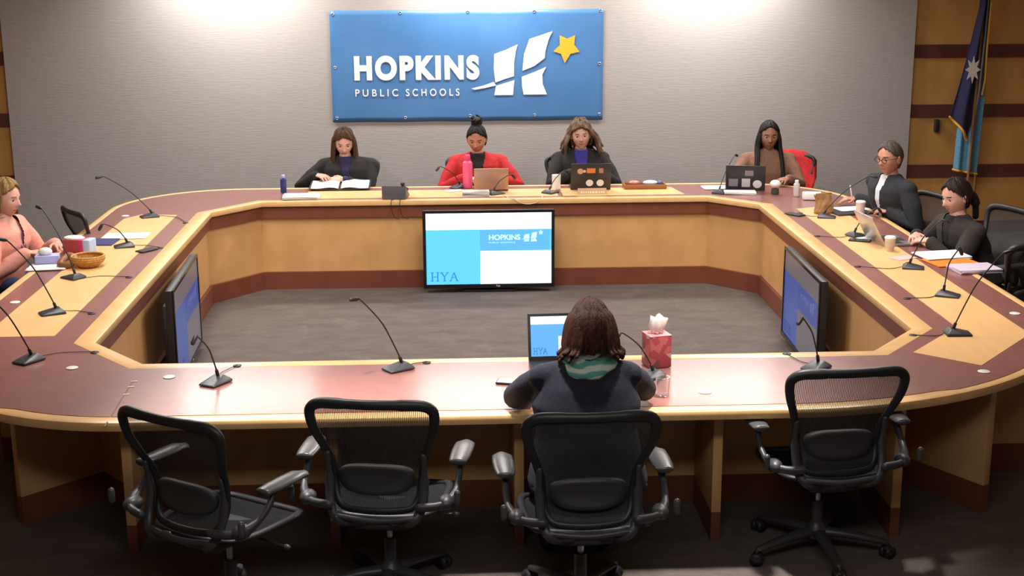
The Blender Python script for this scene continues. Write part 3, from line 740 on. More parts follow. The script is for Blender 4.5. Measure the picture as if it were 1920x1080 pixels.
    hd = head_mb(smile=smile); b = len(full.v); full.v += [T @ p for p in hd.v]; full.f += [[b+q for q in f] for f in hd.f]; full.m += hd.m
    full.build('body', [M[skin], M[lip], M['eyew'], M['iris'], M[hm]], root, True)
    hb = hair_mb(hair); hb.v = [T @ p for p in hb.v]; hb.build('hair', M[hm], root, True)
    # upper garment
    m = MB(); m.rings(torso(.010, False, .47), 28, p=2.3)
    for s, sh, el, wr in arms:
        w2 = el+(wr-el)*sleeve
        m.tube([sh-V((s*.02, 0, 0)), sh*.5+el*.5, el, el*.5+w2*.5, w2], [.062, .063, .058, .051, .040], 14)
        m.tube([V((s*.09, ly(zs), zs-.012)), sh], [.052, .058], 12)
    gme = remesh(m, .009, 4)
    if collar or under is None:
        pass
    if vneck: under = 'x'
    if under:
        uv, uf, gv, gf = [], [], [], []
        vs = [v.co.copy() for v in gme.vertices]; nr = [v.normal.copy() for v in gme.vertices]
        for p in gme.polygons:
            c = p.center; n_ = p.normal; wz = uw*(.35+.65*min(1, max(0, (c.z-.55)/(zs-.5))))*(1.0 if c.z < zs-.03 else 1.15)
            if vneck: wz = max(0, c.z-(zs-.15))*.42
            if n_.y > .05 and abs(c.x-lx(c.z)) < wz and c.y > ly(c.z)+.02: uf.append(tuple(p.vertices))
            else: gf.append(tuple(p.vertices))
        if not vneck: MB().add(vs, uf).build('undershirt', M[under], root, True)
        o = MB().add([v+n*.007 for v, n in zip(vs, nr)], gf).build(gname, M[garment], root, True)
    else:
        o = MB(); me2mb(o, gme); o = o.build(gname, M[garment], root, True)
    bpy.data.meshes.remove(gme)
    for ob in (o,):
        bm = bmesh.new(); bm.from_mesh(ob.data); bmesh.ops.delete(bm, geom=[v for v in bm.verts if not v.link_faces], context='VERTS'); bm.to_mesh(ob.data); bm.free()
    if under and not vneck:
        ob = [c for c in root.children if c.name.startswith('undershirt')][0]
        bm = bmesh.new(); bm.from_mesh(ob.data); bmesh.ops.delete(bm, geom=[v for v in bm.verts if not v.link_faces], context='VERTS'); bm.to_mesh(ob.data); bm.free()
    m = MB()
    m.rings([(.445, 0, 0, .16*B, .12*B), (.52, 0, 0, .185*B, .145*B), (.6, 0, ly(.6), .172*B, .132*B)], 24)
    for s, h, k, a in hips: m.tube([h, (h+k)/2, k], [.094, .088, .068], 14).tube([k, (k+a)/2+V((0, -.01, .03)), a+V((0, 0, .03))], [.066, .062, .052], 14)
    tm = remesh(m, .012, 3); q = MB(); me2mb(q, tm); q.build('trousers', M[trousers], root, True); bpy.data.meshes.remove(tm)
    for s, h, k, a in hips:
        MB().tube([a+V((0, -.03, -.035)), a+V((0, .05, -.04)), a+V((0, .12, -.052)), a+V((0, .17, -.06))], [.042, .043, .036, .024], 12, flat=.95, upv=(0, 0, 1)).build('shoe', M['shoe'], root, True)
    return root, T, hc
PEOPLE = []
T_ = TZ
person('person with long brown hair in a black cardigan, writing in an open binder', -1.20, 12.12, 178, 1.235, (0.02, .07), -24, 6, 0,
       (-1.46, 11.90, .83), (-1.22, 11.86, .80), 'skin', 'lip', 'long', 'h_brown', 'c_black', 'c_indigo', .045, .205, 1.3, .04, poleout=1.1)
person('person with a dark top bun and red cardigan, looking down at a copper-lidded laptop', -.045, 12.12, 180, 1.25, (0.01, .06), -20, -8, 0,
       (-.17, 11.83, .80), (.13, 11.83, .80), 'skin_b', 'lip', 'bun', 'h_black', 'c_red', 'c_jetblack', .055, .20, 1.25, .03, poleout=1.1)
person('person with curly light brown hair in a black cardigan over a blue top', .87, 12.15, 180, 1.265, (0.0, .05), -4, -4, 4,
       (.76, 11.80, .84), (1.02, 11.80, .83), 'skin', 'lip', 'curly', 'h_curly', 'c_black', 'c_blue', .055, .195, 1.22, .03, smile=1, poleout=.8)
person('person with long dark braids in a brown sweater, sitting beside a red jacket', 2.53, 12.02, 176, 1.26, (0.0, .05), -6, 0, 0,
       (2.27, 11.66, .80), (2.62, 11.60, .80), 'skin_d', 'lipd', 'braids', 'h_black', 'c_brown', None, .05, .19, 1.2, .03, gname='sweater', poleout=.8)
r, TH, hc = person('person in a charcoal suit and white shirt with short greying hair and glasses', 3.20, 10.22, 108, 1.325, (-.02, .19), -6, 14, 0,
       (2.93, 10.60, .80), (3.02, 10.05, .80), 'skin_b', 'lip', 'short', 'h_grey', 'c_suit', 'c_shirt', .038, .215, 1.22, .16, gname='suit_jacket', poleout=.9)
g = MB()
for s in (-1, 1):
    g.tube([(s*.031+.022*math.cos(a*PI/8), .094, .006+.016*math.sin(a*PI/8)) for a in range(16)], .0022, 6, closed=True, T=TH)
    g.tube([(s*.053, .092, .012), (s*.074, .06, .014), (s*.083, -.01, .014)], .002, 6, T=TH)
g.tube([(-.009, .098, .008), (.009, .098, .008)], .002, 6, T=TH); g.build('glasses', M['black'], r, True)
pn = MB(); pw = Matrix.Rotation(-math.radians(103), 4, 'Z') @ Matrix.Translation((-3.27, -10.22, 0))
tag(MB().tube([(2.895, 10.61, .79), (2.87, 10.60, .90)], .005, 8).build('pen', M['white'], None, True), 'white pen held upright by the man in the suit', 'pen')
person('young person with tied-back dark hair in a dark jacket, smiling down at papers', 3.33, 9.12, 104, 1.215, (0.02, .17), -14, 6, 0,
       (2.95, 9.24, .79), (2.96, 9.0, .79), 'skin', 'lip', 'tied', 'h_dark', 'c_jacket', 'c_jetblack', .05, .19, 1.12, .15, smile=1, gname='jacket', poleout=.8)
person('person in a salmon pink v-neck sweater with pinned-up blond hair at the left edge', -3.42, 9.22, -102, 1.27, (.0, .15), -8, -4, 0,
       (-3.10, 8.98, .80), (-2.99, 9.28, .80), 'skin', 'lip', 'updo', 'h_blond', 'c_pink', None, .05, .195, 1.3, .12, vneck=True, trousers='c_jeans', gname='sweater', poleout=.6)
pk = [o for o in bpy.data.objects if o.get('label', '').startswith('person in a salmon')][0]
MB().tube(catmull([(-.075, .10, .965), (-.06, .20, .92), (-.02, .255, .80), (0, .262, .74), (.02, .255, .80), (.06, .20, .92), (.075, .10, .965)], 5), .005, 6).build('lanyard', mat('purple lanyard', (.12, .05, .14), .7), pk, True)
r, TH, hc = person('person seen from behind in a navy blazer with auburn hair and a green scarf', .27, 5.50, 2, 1.305, (0.02, .10), -12, 0, 0,
       (.46, 6.06, .80), (.10, 6.02, .80), 'skin', 'lip', 'bob', 'h_red', 'c_navy', None, .05, .185, 1.34, .10, gname='blazer', poleout=1.6)
# scarf
def scarfmat():
    m = mat('green white scarf', (.1, .35, .28), .9); nt = m.node_tree; N = nt.nodes; L = nt.links
    tc = N.new('ShaderNodeTexCoord'); w = N.new('ShaderNodeTexWave'); w.inputs['Scale'].default_value = 7; w.inputs['Distortion'].default_value = 5; w.bands_direction = 'Z'
    rr = N.new('ShaderNodeValToRGB'); e = rr.color_ramp.elements; e[0].position = .35; e[0].color = (.12, .40, .33, 1); e[1].position = .7; e[1].color = (.66, .74, .66, 1)
    L.new(tc.outputs['Object'], w.inputs['Vector']); L.new(w.outputs[0], rr.inputs[0]); L.new(rr.outputs[0], N['Principled BSDF'].inputs['Base Color']); return m
m = MB()
for k, (rr_, zz, rx, ry) in enumerate([(.032, 1.05, .080, .078), (.034, 1.02, .096, .092), (.028, 1.085, .068, .066)]):
    m.tube([(.01+rx*math.cos(t*PI/12), .10+ry*math.sin(t*PI/12), zz+.012*math.sin(t*PI/12+k)+.02*math.sin(t*PI/12)) for t in range(24)], [rr_*(.9+.15*math.sin(t*1.7+k)) for t in range(24)], 10, closed=True, flat=.8)
m.tube(catmull([(.03, .18, 1.03), (.05, .2, .95), (.04, .19, .86)], 4), .028, 10, flat=.5)
sc = m.build('scarf', scarfmat(), r, True)
# ------------------------------------------------------------ microphones
def mic(px, py, hx, hy, hY, label, yaw=None, k=1.0, bend=.5, z=TZ):
    p = onz(px, py, z); hp = ony(hx, hy, hY)
    d = V((hp.x-p.x, hp.y-p.y, 0)); rz = math.atan2(d.y, d.x)-PI/2 if yaw is None else math.radians(yaw)
    t = empty('gooseneck_microphone', (p.x, p.y, z+.0008), rz, label, 'microphone', 'gooseneck microphones on the conference table')
    # base wedge, long axis along local y, thick end at the rear (where the neck starts)
    vs = [(-.045, -.075, 0), (.045, -.075, 0), (.055, .06, 0), (-.055, .06, 0), (-.045, -.075, .010), (.045, -.075, .010), (.055, .06, .012), (-.055, .06, .012), (-.028, -.03, .020), (.028, -.03, .020), (.024, .035, .036), (-.024, .035, .036)]
    vs = [(x*k, -y*k, w) for x, y, w in vs]
    MB().add(vs, [(3, 2, 1, 0), (0, 1, 5, 4), (1, 2, 6, 5), (2, 3, 7, 6), (3, 0, 4, 7), (4, 5, 9, 8), (5, 6, 10, 9), (6, 7, 11, 10), (7, 4, 8, 11), (8, 9, 10, 11)]).build('base', M['mech'], t, bevel=.005)
    inv = Matrix.Rotation(-rz, 3, 'Z') @ Matrix.Identity(3)
    H = inv @ (hp-V((p.x, p.y, z))); A = V((0, -.02, .03))
    mid = A.lerp(H, .55)+V((0, -.02, .03))*bend*2; hi = A.lerp(H, .88)+V((0, 0, .035))*bend*1.6
    pts = catmull([A, A.lerp(mid, .5)+V((0, 0, .01)), mid, hi, H], 6)
    MB().tube([A-V((0, 0, .01)), A+(pts[3]-A).normalized()*.03], .0085, 10).build('socket', M['black'], t, True)
    nk = MB().tube(pts, .0038, 8).build('gooseneck', M['black'], t, True)
    dd = (pts[-1]-pts[-3]).normalized(); MB().tube([H-dd*.012, H, H+dd*.028], [.0075, .011, .0105], 10).build('microphone_head', M['black'], nk, True)
    # cable to the nearest grommet
    best = min(HOLES, key=lambda q: (onz(*q)-p).length); hpz = onz(*best)
    if (hpz-p).length < .55:
        E_ = inv @ (hpz-V((p.x, p.y, TZ))); st = V((0.0, .05, .006))
        st = V((0, .055, .008))if E_.y > 0 else V((0, -.055, .008))
        sidev = V((-(E_-st).y, (E_-st).x, 0))*.18
        c = catmull([st, st.lerp(E_, .35)+sidev+V((0, 0, -.004)), st.lerp(E_, .75)+sidev*.5, V((E_.x, E_.y, .004))], 6)
        c = [V((q.x, q.y, max(q.z, .0032))) for q in c]
        MB().tube(c, .0022, 6).build('cable', M['black'], t, True)
    return t
MICS = [
 (55, 677, -40, 545, 6.45, 'gooseneck microphone on the near left corner, leaning out of the frame to the left'),
 (100, 588, 8, 450, 7.5, 'gooseneck microphone second on the left side, on the maple inlay'),
 (138, 522, 75, 390, 8.62, 'gooseneck microphone in front of the round brown basket on the left side'),
 (235, 463, 190, 424, 9.36, 'gooseneck microphone bent low in front of the white papers on the left side'),
 (282, 407, 188, 332, 10.35, 'gooseneck microphone at the far left corner in front of the grey wall'),
 (405, 718, 366, 634, 6.15, 'gooseneck microphone on the near side behind the leftmost two chairs'),
 (748, 692, 668, 561, 6.30, 'tall gooseneck microphone on the near side left of the laptop'),
 (1220, 707, 1160, 628, 6.08, 'gooseneck microphone in front of the red tissue box'),
 (1530, 690, 1502, 599, 6.22, 'gooseneck microphone on the near side behind the rightmost near chair'),
 (1793, 627, 1886, 474, 6.85, 'gooseneck microphone on the near right corner of the maple inlay'),
 (1775, 555, 1800, 468, 7.66, 'gooseneck microphone on the right side nearer than the orange folder'),
 (1710, 503, 1770, 414, 8.35, 'gooseneck microphone on the right side in front of the young woman'),
 (1605, 443, 1648, 393, 9.48, 'gooseneck microphone in front of the red and white drink cup'),
 (1548, 408, 1636, 331, 10.02, 'gooseneck microphone in front of the suited man'),
 (1350, 362, 1380, 291, 11.5, 'gooseneck microphone left of the black laptop of the woman with braids'),
 (860, 352, 822, 315, 11.5, 'gooseneck microphone left of the pink bottle'),
 (1032, 362, 1062, 322, 11.52, 'gooseneck microphone beside the white cup on the far side'),
 (928, 364, 962, 330, 11.42, 'gooseneck microphone in front of the copper laptop lid')]
for a in MICS: mic(*a)
# ------------------------------------------------------------ things on the table
def P(px, py, z=TZ): q = onz(px, py, z); return (q.x, q.y, TZ+.0012)
def place(o, loc, rz=0): o.location = loc; o.rotation_euler = (0, 0, math.radians(rz)); return o
def sheets(loc, rz, w, d, n, label, cat='papers', name='paper_stack', m='white', h=.0012, jit=.012, seed=1, group=None):
    rnd = random.Random(seed); mb = MB()
    for i in range(n):
        T = Matrix.Rotation(rnd.uniform(-.08, .08), 4, 'Z') @ Matrix.Translation((rnd.uniform(-jit, jit), rnd.uniform(-jit, jit), i*h)) if n > 1 else Matrix.Identity(4)
        mb.box((0, 0, h*.45), (w, d, h*.9), T=T)
    o = mb.build(name, M[m] if isinstance(m, str) else m); place(o, loc, rz); return tag(o, label, cat, group)
def bottle(loc, r, h, body, cap_, label, cat='bottle', name='water_bottle', capm=None):
    t = empty(name, loc, 0, label, cat)
    MB().lathe([(r*.9, 0), (r, .008), (r, h*.70), (r*.93, h*.77), (r*.55, h*.82), (r*.5, h*.86), (r*.001, h*.86)], n=20).build('bottle_body', body, t, 'auto')
    MB().lathe([(r*.6, h*.84), (r*.62, h*.86), (r*.6, h*.97), (r*.45, h), (.0005, h)], n=18).build('cap', cap_, t, 'auto')
    return t
bottle(P(532, 361), .026, .15, mat('navy bottle', (.03, .04, .18), .3), mat('lavender cap', (.5, .45, .75), .4), 'small navy blue bottle with a lavender cap at the far left of the far side')
b = bottle(P(877, 352), .042, .285, mat('pink bottle', (.90, .13, .28), .35), mat('dark pink cap', (.78, .06, .18), .35), 'tall hot pink water bottle in front of the woman in red')
sheets(P(565, 371), 3, .28, .20, 12, 'stack of white papers and a tray left of the open binder', h=.002)
sheets(P(892, 367), 0, .22, .10, 3, 'short stack of white books with grey spines in front of the pink bottle', 'books', 'book_stack', noisy('white book covers', (.8, .78, .75), (.25, .24, .24), .6, (1, 1, 60), 5, 0, 0, .4, .6), h=.014, jit=.004)
sheets(P(850, 358), 12, .14, .12, 2, 'pink paper left of the pink bottle', m='pinkp')
# open binder
t = empty('open_binder', (P(637, 356)[0], 11.74, TZ+.0012), 0, 'open dark binder with white pages in front of the writing woman', 'binder')
m = MB()
for s in (-1, 1): m.add([(0, -.14, .002), (s*.26, -.14, .012), (s*.26, .14, .040), (0, .14, .030), (0, -.14, .006), (s*.26, -.14, .016), (s*.26, .14, .044), (0, .14, .034)], [(0, 1, 2, 3), (4, 5, 6, 7), (0, 1, 5, 4), (1, 2, 6, 5), (2, 3, 7, 6), (3, 0, 4, 7)])
m.build('cover', M['darklid'], t)
m = MB()
for s in (-1, 1):
    vs = []; 
    for i in range(7):
        u = i/6; 
        for yy, zz in ((-.125, .0), (.125, .028)): vs.append((s*(.01+.235*u), yy, .012+zz+.016*math.sin(PI*min(1, u*1.3))*(1-u)+.006))
    m.add(vs, [(2*i, 2*i+1, 2*i+3, 2*i+2) for i in range(6)])
pg = m.build('pages', M['white'], t, True); pg.modifiers.new('s', 'SOLIDIFY').thickness = .006
# desk phone with cords hanging over the edge
t = empty('desk_phone', P(742, 371), 12, 'dark grey desk telephone with cords hanging over the inner edge of the far side', 'telephone')
t.rotation_euler = (0, 0, math.radians(172))
MB().add([(-.10, -.1, 0), (.10, -.1, 0), (.10, .09, 0), (-.10, .09, 0), (-.10, -.1, .02), (.10, -.1, .02), (.10, .09, .115), (-.10, .09, .115)], [(3, 2, 1, 0), (4, 5, 6, 7), (0, 1, 5, 4), (1, 2, 6, 5), (2, 3, 7, 6), (3, 0, 4, 7)]).build('phone_body', mat('phone grey', (.10, .10, .11), .45), t, bevel=.008)
T = Matrix.Rotation(math.atan2(.095, .19), 4, 'X')
MB().box((.03, .06, .085), (.10, .05, .006), T=Matrix.Translation((0, -.02, .012))).build('display', M['black'], t)
MB().tube(catmull([(-.075, -.09, .055), (-.075, -.07, .065), (-.075, 0, .088), (-.075, .07, .125), (-.075, .09, .13)], 3), [.018]*3+[.012]*7+[.018]*3, 10).build('handset', M['black'], t, True)
for sx in (-.02, .05):
    q = Matrix.Rotation(-math.radians(172), 3, 'Z')
    base = V(t.location); pts = [V((base.x+sx, 11.2, TZ+.004)), V((base.x+sx, 11.12, TZ+.006)), V((base.x+sx-.01, 11.075, TZ+.004)), V((base.x+sx-.012, 11.07, TZ-.06)), V((base.x+sx+.01, 11.068, TZ-.13)), V((base.x+sx+.05, 11.068, TZ-.15))]
    MB().tube([q @ (p-base) for p in catmull(pts, 5)], .003, 6).build('cord', M['black'], t, True)
def laptop(loc, rz, w, d, lidm, label, ang=108, basem='darklid', name='laptop', screen=None):
    """screen side faces local -y, the sitter is on the -y side"""
    t = empty(name, loc, math.radians(rz), label, 'laptop')
    bs = MB().box((0, 0, .008), (w, d, .014)).build('base', M[basem], t, bevel=.004)
    MB().box((0, .02, .0155), (w*.88, d*.5, .0015)).build('keyboard', M['key'], bs)
    MB().box((0, -d*.3, .0155), (w*.3, d*.28, .0012)).build('touchpad', M['mech'], bs)
    a = math.radians(ang-90); T = Matrix.Translation((0, d/2, .012)) @ Matrix.Rotation(-a, 4, 'X')
    lm = MB().box((0, 0, d/2), (w, .007, d), T=T); lid = lm.build('lid', M[lidm], t, bevel=.003)
    sc = MB().box((0, -.0042, d/2+.004), (w*.92, .001, d*.84), T=T).build('screen', screen or mat('dark screen', (.01, .01, .014), .15), lid)
    return t, lid, T
lt = 'lidbrown'
t, lid, T = laptop((P(922, 352)[0]-.01, 11.58, TZ+.0012), 180, .29, .20, 'lidbrown', 'open laptop with a copper brown lid in front of the woman in red')
t, lid, T = laptop((.90, 11.60, TZ+.0012), 178, .34, .235, 'darklid', 'black open laptop with orange and white stickers on its lid')
def stickers(lid, T, d, L):
    for x, z, r, c, kind in L:
        mt = mat('sticker', c, .5); y = .0042
        if kind == 'round': MB().lathe([(r, 0), (r, .0006), (.0003, .0007)], n=20, T=T @ Matrix.Translation((-x, y, z)) @ Matrix.Rotation(-PI/2, 4, 'X')).build('sticker', mt, lid)
        else: MB().box((-x, y, z), (r*kind, .001, r), T=T).build('sticker', mt, lid)
stickers(lid, T, .235, [(-.09, .165, .026, (.65, .38, .22), 'round'), (0.0, .17, .045, (.75, .24, .06), 1.6), (.085, .17, .045, (.5, .22, .14), .8), (-.01, .055, .031, (.85, .84, .78), 'round'), (.08, .055, .031, (.85, .84, .8), 'round'), (-.055, .165, .012, (.8, .65, .4), 'round')])
t, lid, T = laptop((2.22, 11.47, TZ+.0012), 168, .33, .22, 'darklid', 'black open laptop with grey and white stickers in front of the woman with braids')
stickers(lid, T, .22, [(-.10, .06, .07, (.25, .25, .27), 1.1), (.005, .06, .078, (.62, .60, .62), .9), (.10, .05, .037, (.8, .78, .8), 'round'), (.10, .05, .024, (.3, .3, .35), .6), (.03, .15, .05, (.3, .22, .25), 1.4)])
MB  # laptops
t, lid, T = laptop((P(1022, 690)[0]+.10, 6.37, TZ+.0012), 2, .345, .235, 'darklid', 'open laptop showing a blue slide in front of the woman in the navy blazer', 106)
scr = empty('t', (0, 0, 0)); bpy.data.objects.remove(scr, do_unlink=True)
k_ = 1.0; eb = emis('laptop light blue', (.13, .45, .95), k_); ew = emis('laptop white', (.95, 1, 1), k_*1.05); ed = emis('laptop ink', (.06, .3, .72), .9)
def rq(x0, x1, a, b, mt, n, y):
    w, d = .345*.92, .235*.84; z0 = .235/2+.004-d/2
    MB().add([(-w/2+x0*w, y, z0+a*d), (-w/2+x1*w, y, z0+a*d), (-w/2+x1*w, y, z0+b*d), (-w/2+x0*w, y, z0+b*d)], [(0, 1, 2, 3)], T=T).build(n, mt, lid)
rq(0, 1, 0, 1, eb, 'screen_picture', -.0052); rq(0, 1, .8, 1, ew, 'slide_block', -.0058); rq(.43, 1, 0, .5, ew, 'slide_block', -.0058)
hy = hya_text(lid, -.345*.46+.012, .235/2+.004-.235*.42+.012, .07, .028, ed, (0, 0, 0)); hy.data.transform(T @ Matrix.Translation((0, -.006, 0)))
# silver tablet laptop on the right side, seen from the side
t, lid, T = laptop((2.76, 9.22, TZ+.0012), 97, .32, .22, 'silver', 'silver open laptop seen side-on in front of the young woman', 118, 'silver')
sheets((2.78, 10.32, TZ+.0012), 15, .30, .24, 1, 'dark open notebook under the papers of the suited man', 'notebook', 'notebook', 'darklid', h=.012)
def cup(loc, r0, r1, h, m1, lidm, label, name='cup', cat='cup', band=None):
    t = empty(name, loc, 0, label, cat)
    MB().lathe([(r0*.95, 0), (r0, .003), (r1, h), (r1*.9, h+.001), (r0*.85, .01), (.0005, .009)], n=22).build('cup_body', m1, t, 'auto')
    if lidm: MB().lathe([(r1*1.05, h-.002), (r1*1.07, h+.006), (r1*.9, h+.014), (.0005, h+.015)], n=22).build('lid', lidm, t, 'auto')
    if band:
        f0, f1, bm__ = band; a, b = r0+(r1-r0)*f0, r0+(r1-r0)*f1
        MB().lathe([(a+.0004, h*f0), (a+.002, h*f0), (b+.002, h*f1), (b+.0004, h*f1)], n=22).build('sleeve', bm__, t, 'auto')
    return t
cup(P(1043, 355), .036, .038, .125, M['whiteg'], None, 'plain white cup left of the stickered laptop')
cup(P(1668, 470), .026, .036, .085, mat('cream paper cup', (.75, .58, .45), .6), M['whiteg'], 'paper coffee cup beside the silver laptop', 'coffee_cup', band=(.25, .8, mat('pale sleeve', (.62, .5, .38), .7)))
cup(P(1612, 412), .028, .036, .13, mat('clear iced cup', (.7, .6, .6), .2), mat('frosted lid', (.75, .7, .72), .3), 'iced drink cup with a red lower half left of the suited man', 'drink_cup', band=(0, .42, mat('red drink', (.55, .03, .08), .3)))
# globe-lidded green cup beside the braided woman
t = empty('travel_mug', P(1453, 364), 0, 'round white-lidded mug with a dark green base in front of the woman with braids', 'mug')
MB().lathe([(.03, 0), (.034, .01), (.030, .045), (.0005, .046)], n=20).build('mug_body', mat('dark green', (.05, .06, .03), .4), t, 'auto')
MB().ell((0, 0, .085), (.045, .045, .034), 20, 12).build('lid', M['whiteg'], t, True)
MB().lathe([(.024, -.001), (.026, .004), (.0005, .005)], n=18).build('foot', mat('pale foot', (.6, .45, .35), .5), t, 'auto')
bottle(P(1493, 368), .026, .135, mat('clear water bottle', (.62, .55, .52), .15), M['whiteg'], 'small clear water bottle with a white cap near the far right corner')
o = MB().box((0, 0, .03), (.15, .09, .055)).build('white_box', M['white'], bevel=.006); place(o, P(1522, 374), -10); tag(o, 'small white box beside the brown tent card at the far right corner', 'box')
# tan purse-like box behind the microphone
t = empty('paper_bag', P(1543, 400), math.radians(20), 'crumpled brown paper bag behind the suited man\'s microphone', 'bag')
m = MB(); rnd = random.Random(4)
m.rings([(0, 0, 0, .07, .045), (.02, 0, 0, .078, .05), (.07, .01, 0, .07, .045), (.11, .005, .005, .066, .035), (.15, -.02, 0, .075, .02)], 14, p=3.2)
m.v = [v+V((rnd.uniform(-.006, .006), rnd.uniform(-.006, .006), rnd.uniform(-.004, .004) if v.z > .01 else 0)) for v in m.v]
m.build('bag_body', noisy('kraft paper', (.30, .16, .06), (.40, .23, .09), .8, ns=12, bump=.3), t)
t2 = MB().box((0, 0, .152), (.13, .03, .012)).build('folded_top', mat('kraft fold', (.25, .13, .05), .8), t, bevel=.003)
sheets(P(1345, 352), 4, .26, .17, 4, 'loose white papers behind the far right microphone', h=.0015)
sheets((2.12, 11.20, TZ+.0012), -8, .26, .10, 6, 'white paper pad in front of the black stickered laptop', h=.004, jit=.004)
sheets((2.82, 10.40, TZ+.0135), 15, .24, .16, 3, 'white papers under the suited man\'s hands')
sheets(P(1640, 446), 12, .26, .10, 2, 'white sheet left of the silver laptop')
sheets(P(1765, 481), 8, .30, .22, 8, 'thick white papers under the young woman\'s hands', h=.002)
o = sheets(P(1783, 492), 14, .31, .23, 2, 'bright orange folder on the right side of the table', 'folder', 'folder', mat('orange folder', (.90, .24, .02), .55), h=.003, jit=.003); 
sheets((P(1826, 507)[0], P(1826, 507)[1], TZ+.0012), 10, .28, .20, 4, 'white and lavender binder at the right table edge beyond the seat button', 'binder', 'ring_binder', mat('lavender white cover', (.72, .6, .72), .4), h=.006, jit=.002)
sheets(P(1693, 484), 30, .16, .1, 2, 'pink slip of paper in front of the microphone on the right side', m='pinkp')
sheets(P(235, 443), 2, .30, .21, 3, 'white papers on the left inlay beside the navy folder', h=.0015)
sheets(P(188, 455), 0, .22, .22, 2, 'navy blue folder left of the white papers', 'folder', 'folder', mat('navy folder', (.04, .04, .16), .5), h=.004, jit=.003)
sheets(P(88, 503), 5, .24, .16, 4, 'white paper pad beside the elbow of the woman in pink', h=.003)
t = empty('tissue_pack', P(90, 496), math.radians(10), 'pale lavender box with a white tissue beside the woman in pink', 'box')
MB().box((0, 0, .04), (.15, .1, .05)).build('box_body', mat('lavender card', (.42, .42, .72), .6), t, bevel=.004)
MB().ell((-.01, 0, .085), (.045, .03, .03), 12, 8).build('tissue', M['white'], t, True)
# snack box red white blue
t = empty('snack_box', P(150, 480), math.radians(-12), 'red, white and blue snack box behind the brown basket', 'box')
MB().box((0, 0, .06), (.19, .10, .115)).build('box_body', mat('brick red card', (.42, .06, .05), .5), t, bevel=.006)
MB().box((.075, -.001, .06), (.05, .103, .118)).build('blue_panel', mat('pale blue print', (.45, .55, .75), .5), t, bevel=.006)
MB().box((0.035, -.001, .06), (.035, .1025, .117)).build('red_panel', mat('crimson print', (.6, .04, .12), .5), t, bevel=.006)
MB().ell((-.03, 0, .122), (.075, .045, .018), 16, 8).build('white_filling', M['white'], t, True)
# basket: coiled rings
t = empty('basket', P(166, 500), 0, 'round woven brown basket on the left side of the table', 'basket')
m = MB()
for i in range(7):
    r = .06+.045*math.sin(i/6*PI*.62); m.tube([(r*math.cos(a*PI/14), r*math.sin(a*PI/14), .008+i*.0105) for a in range(28)], .0075, 7, closed=True)
m.lathe([(.058, 0), (.06, .006), (.0005, .007)], n=24)
m.build('woven_bowl', noisy('amber wicker', (.40, .17, .03), (.62, .33, .08), .5, (20, 20, 6), 6, 2, .4), t, True)
rnd = random.Random(5)
m = MB().tube(catmull([(-.17, -.02, .03), (-.14, .05, .06), (-.09, .02, .05), (-.1, -.04, .03), (-.15, -.05, .02)], 5, True), .024, 10, closed=True)
o = m.build('leather_pouch', noisy('brown leather', (.20, .08, .03), (.36, .17, .06), .5, ns=20, bump=.2), t, True)
o.name = 'basket_handle'
# phone on the left inner strip
def smartphone(loc, rz, label, m='darklid'):
    t = empty('mobile_phone', loc, math.radians(rz), label, 'phone')
    MB().box((0, 0, .0045), (.075, .15, .008)).build('phone_body', M['black'], t, bevel=.003)
    MB().box((0, 0, .0088), (.068, .14, .0006)).build('phone_screen', mat('phone glass', (.05, .055, .05), .12), t)
    return t
smartphone(P(276, 470), -35, 'dark phone lying on the dark strip at the left side')
smartphone(P(1490, 403), 35, 'dark phone lying on the dark strip at the right far corner')
smartphone(P(1612, 452), 65, 'dark phone beside the microphone in front of the red drink')
smartphone(P(961, 718), 75, 'dark phone left of the woman in the navy blazer')
# wooden tray with snack packs
t = empty('tray', P(1208, 352), 0, 'low wooden tray with snack packets on the far side', 'tray')
MB().box((0, 0, .008), (.36, .16, .014)).box((0, -.075, .022), (.36, .012, .03)).box((0, .075, .022), (.36, .012, .03)).box((-.175, 0, .022), (.012, .16, .03)).box((.175, 0, .022), (.012, .16, .03)).build('tray_body', mat('walnut tray', (.30, .12, .04), .5), t, bevel=.003)
for x, c, w in ((-.09, (.55, .2, .12), .1), (.05, (.65, .75, .9), .13), (.13, (.1, .12, .3), .04)):
    o = MB().ell((0, 0, .0), (w/2, .045, .02), 14, 8, ).build('snack_packet', mat('packet', c, .35), None, True)
    o.location = (t.location.x+x, t.location.y, TZ+.045)
    tag(o, {(.55, .2, .12): 'reddish snack packet in the wooden tray', (.65, .75, .9): 'pale blue snack packet in the wooden tray', (.1, .12, .3): 'narrow navy snack packet in the wooden tray'}[c], 'snack', 'packets in the tray')
# name plates on the far side
def plate(px, py, rz, label, w=.24):
    t = empty('name_plate', P(px, py), math.radians(rz), label, 'name plate')
    MB().add([(-w/2, -.03, 0), (w/2, -.03, 0), (w/2, .03, 0), (-w/2, .03, 0), (-w/2, 0, .05), (w/2, 0, .05)], [(3, 2, 1, 0), (0, 1, 5, 4), (3, 4, 5, 2), (0, 4, 3), (1, 2, 5)]).build('plate', mat('tan plate', (.55, .33, .16), .4), t)
    m = MB(); rnd = random.Random(px)
    x = -w*.4
    while x < w*.38:
        l = rnd.uniform(.008, .02); m.box((x+l/2, -.0235, .014), (l, .001, .014), T=Matrix.Identity(4)); x += l+rnd.uniform(.004, .01)
    for i, p in enumerate(m.v): m.v[i] = V((p.x, -.03+(p.z)*.6-.0008+(p.y+.0235), p.z+.004))
    m.build('worn_lettering', mat('pale print', (.78, .66, .5), .5), t); return t
plate(1110, 364, 0, 'tan name plate in front of the stickered laptop on the far side')
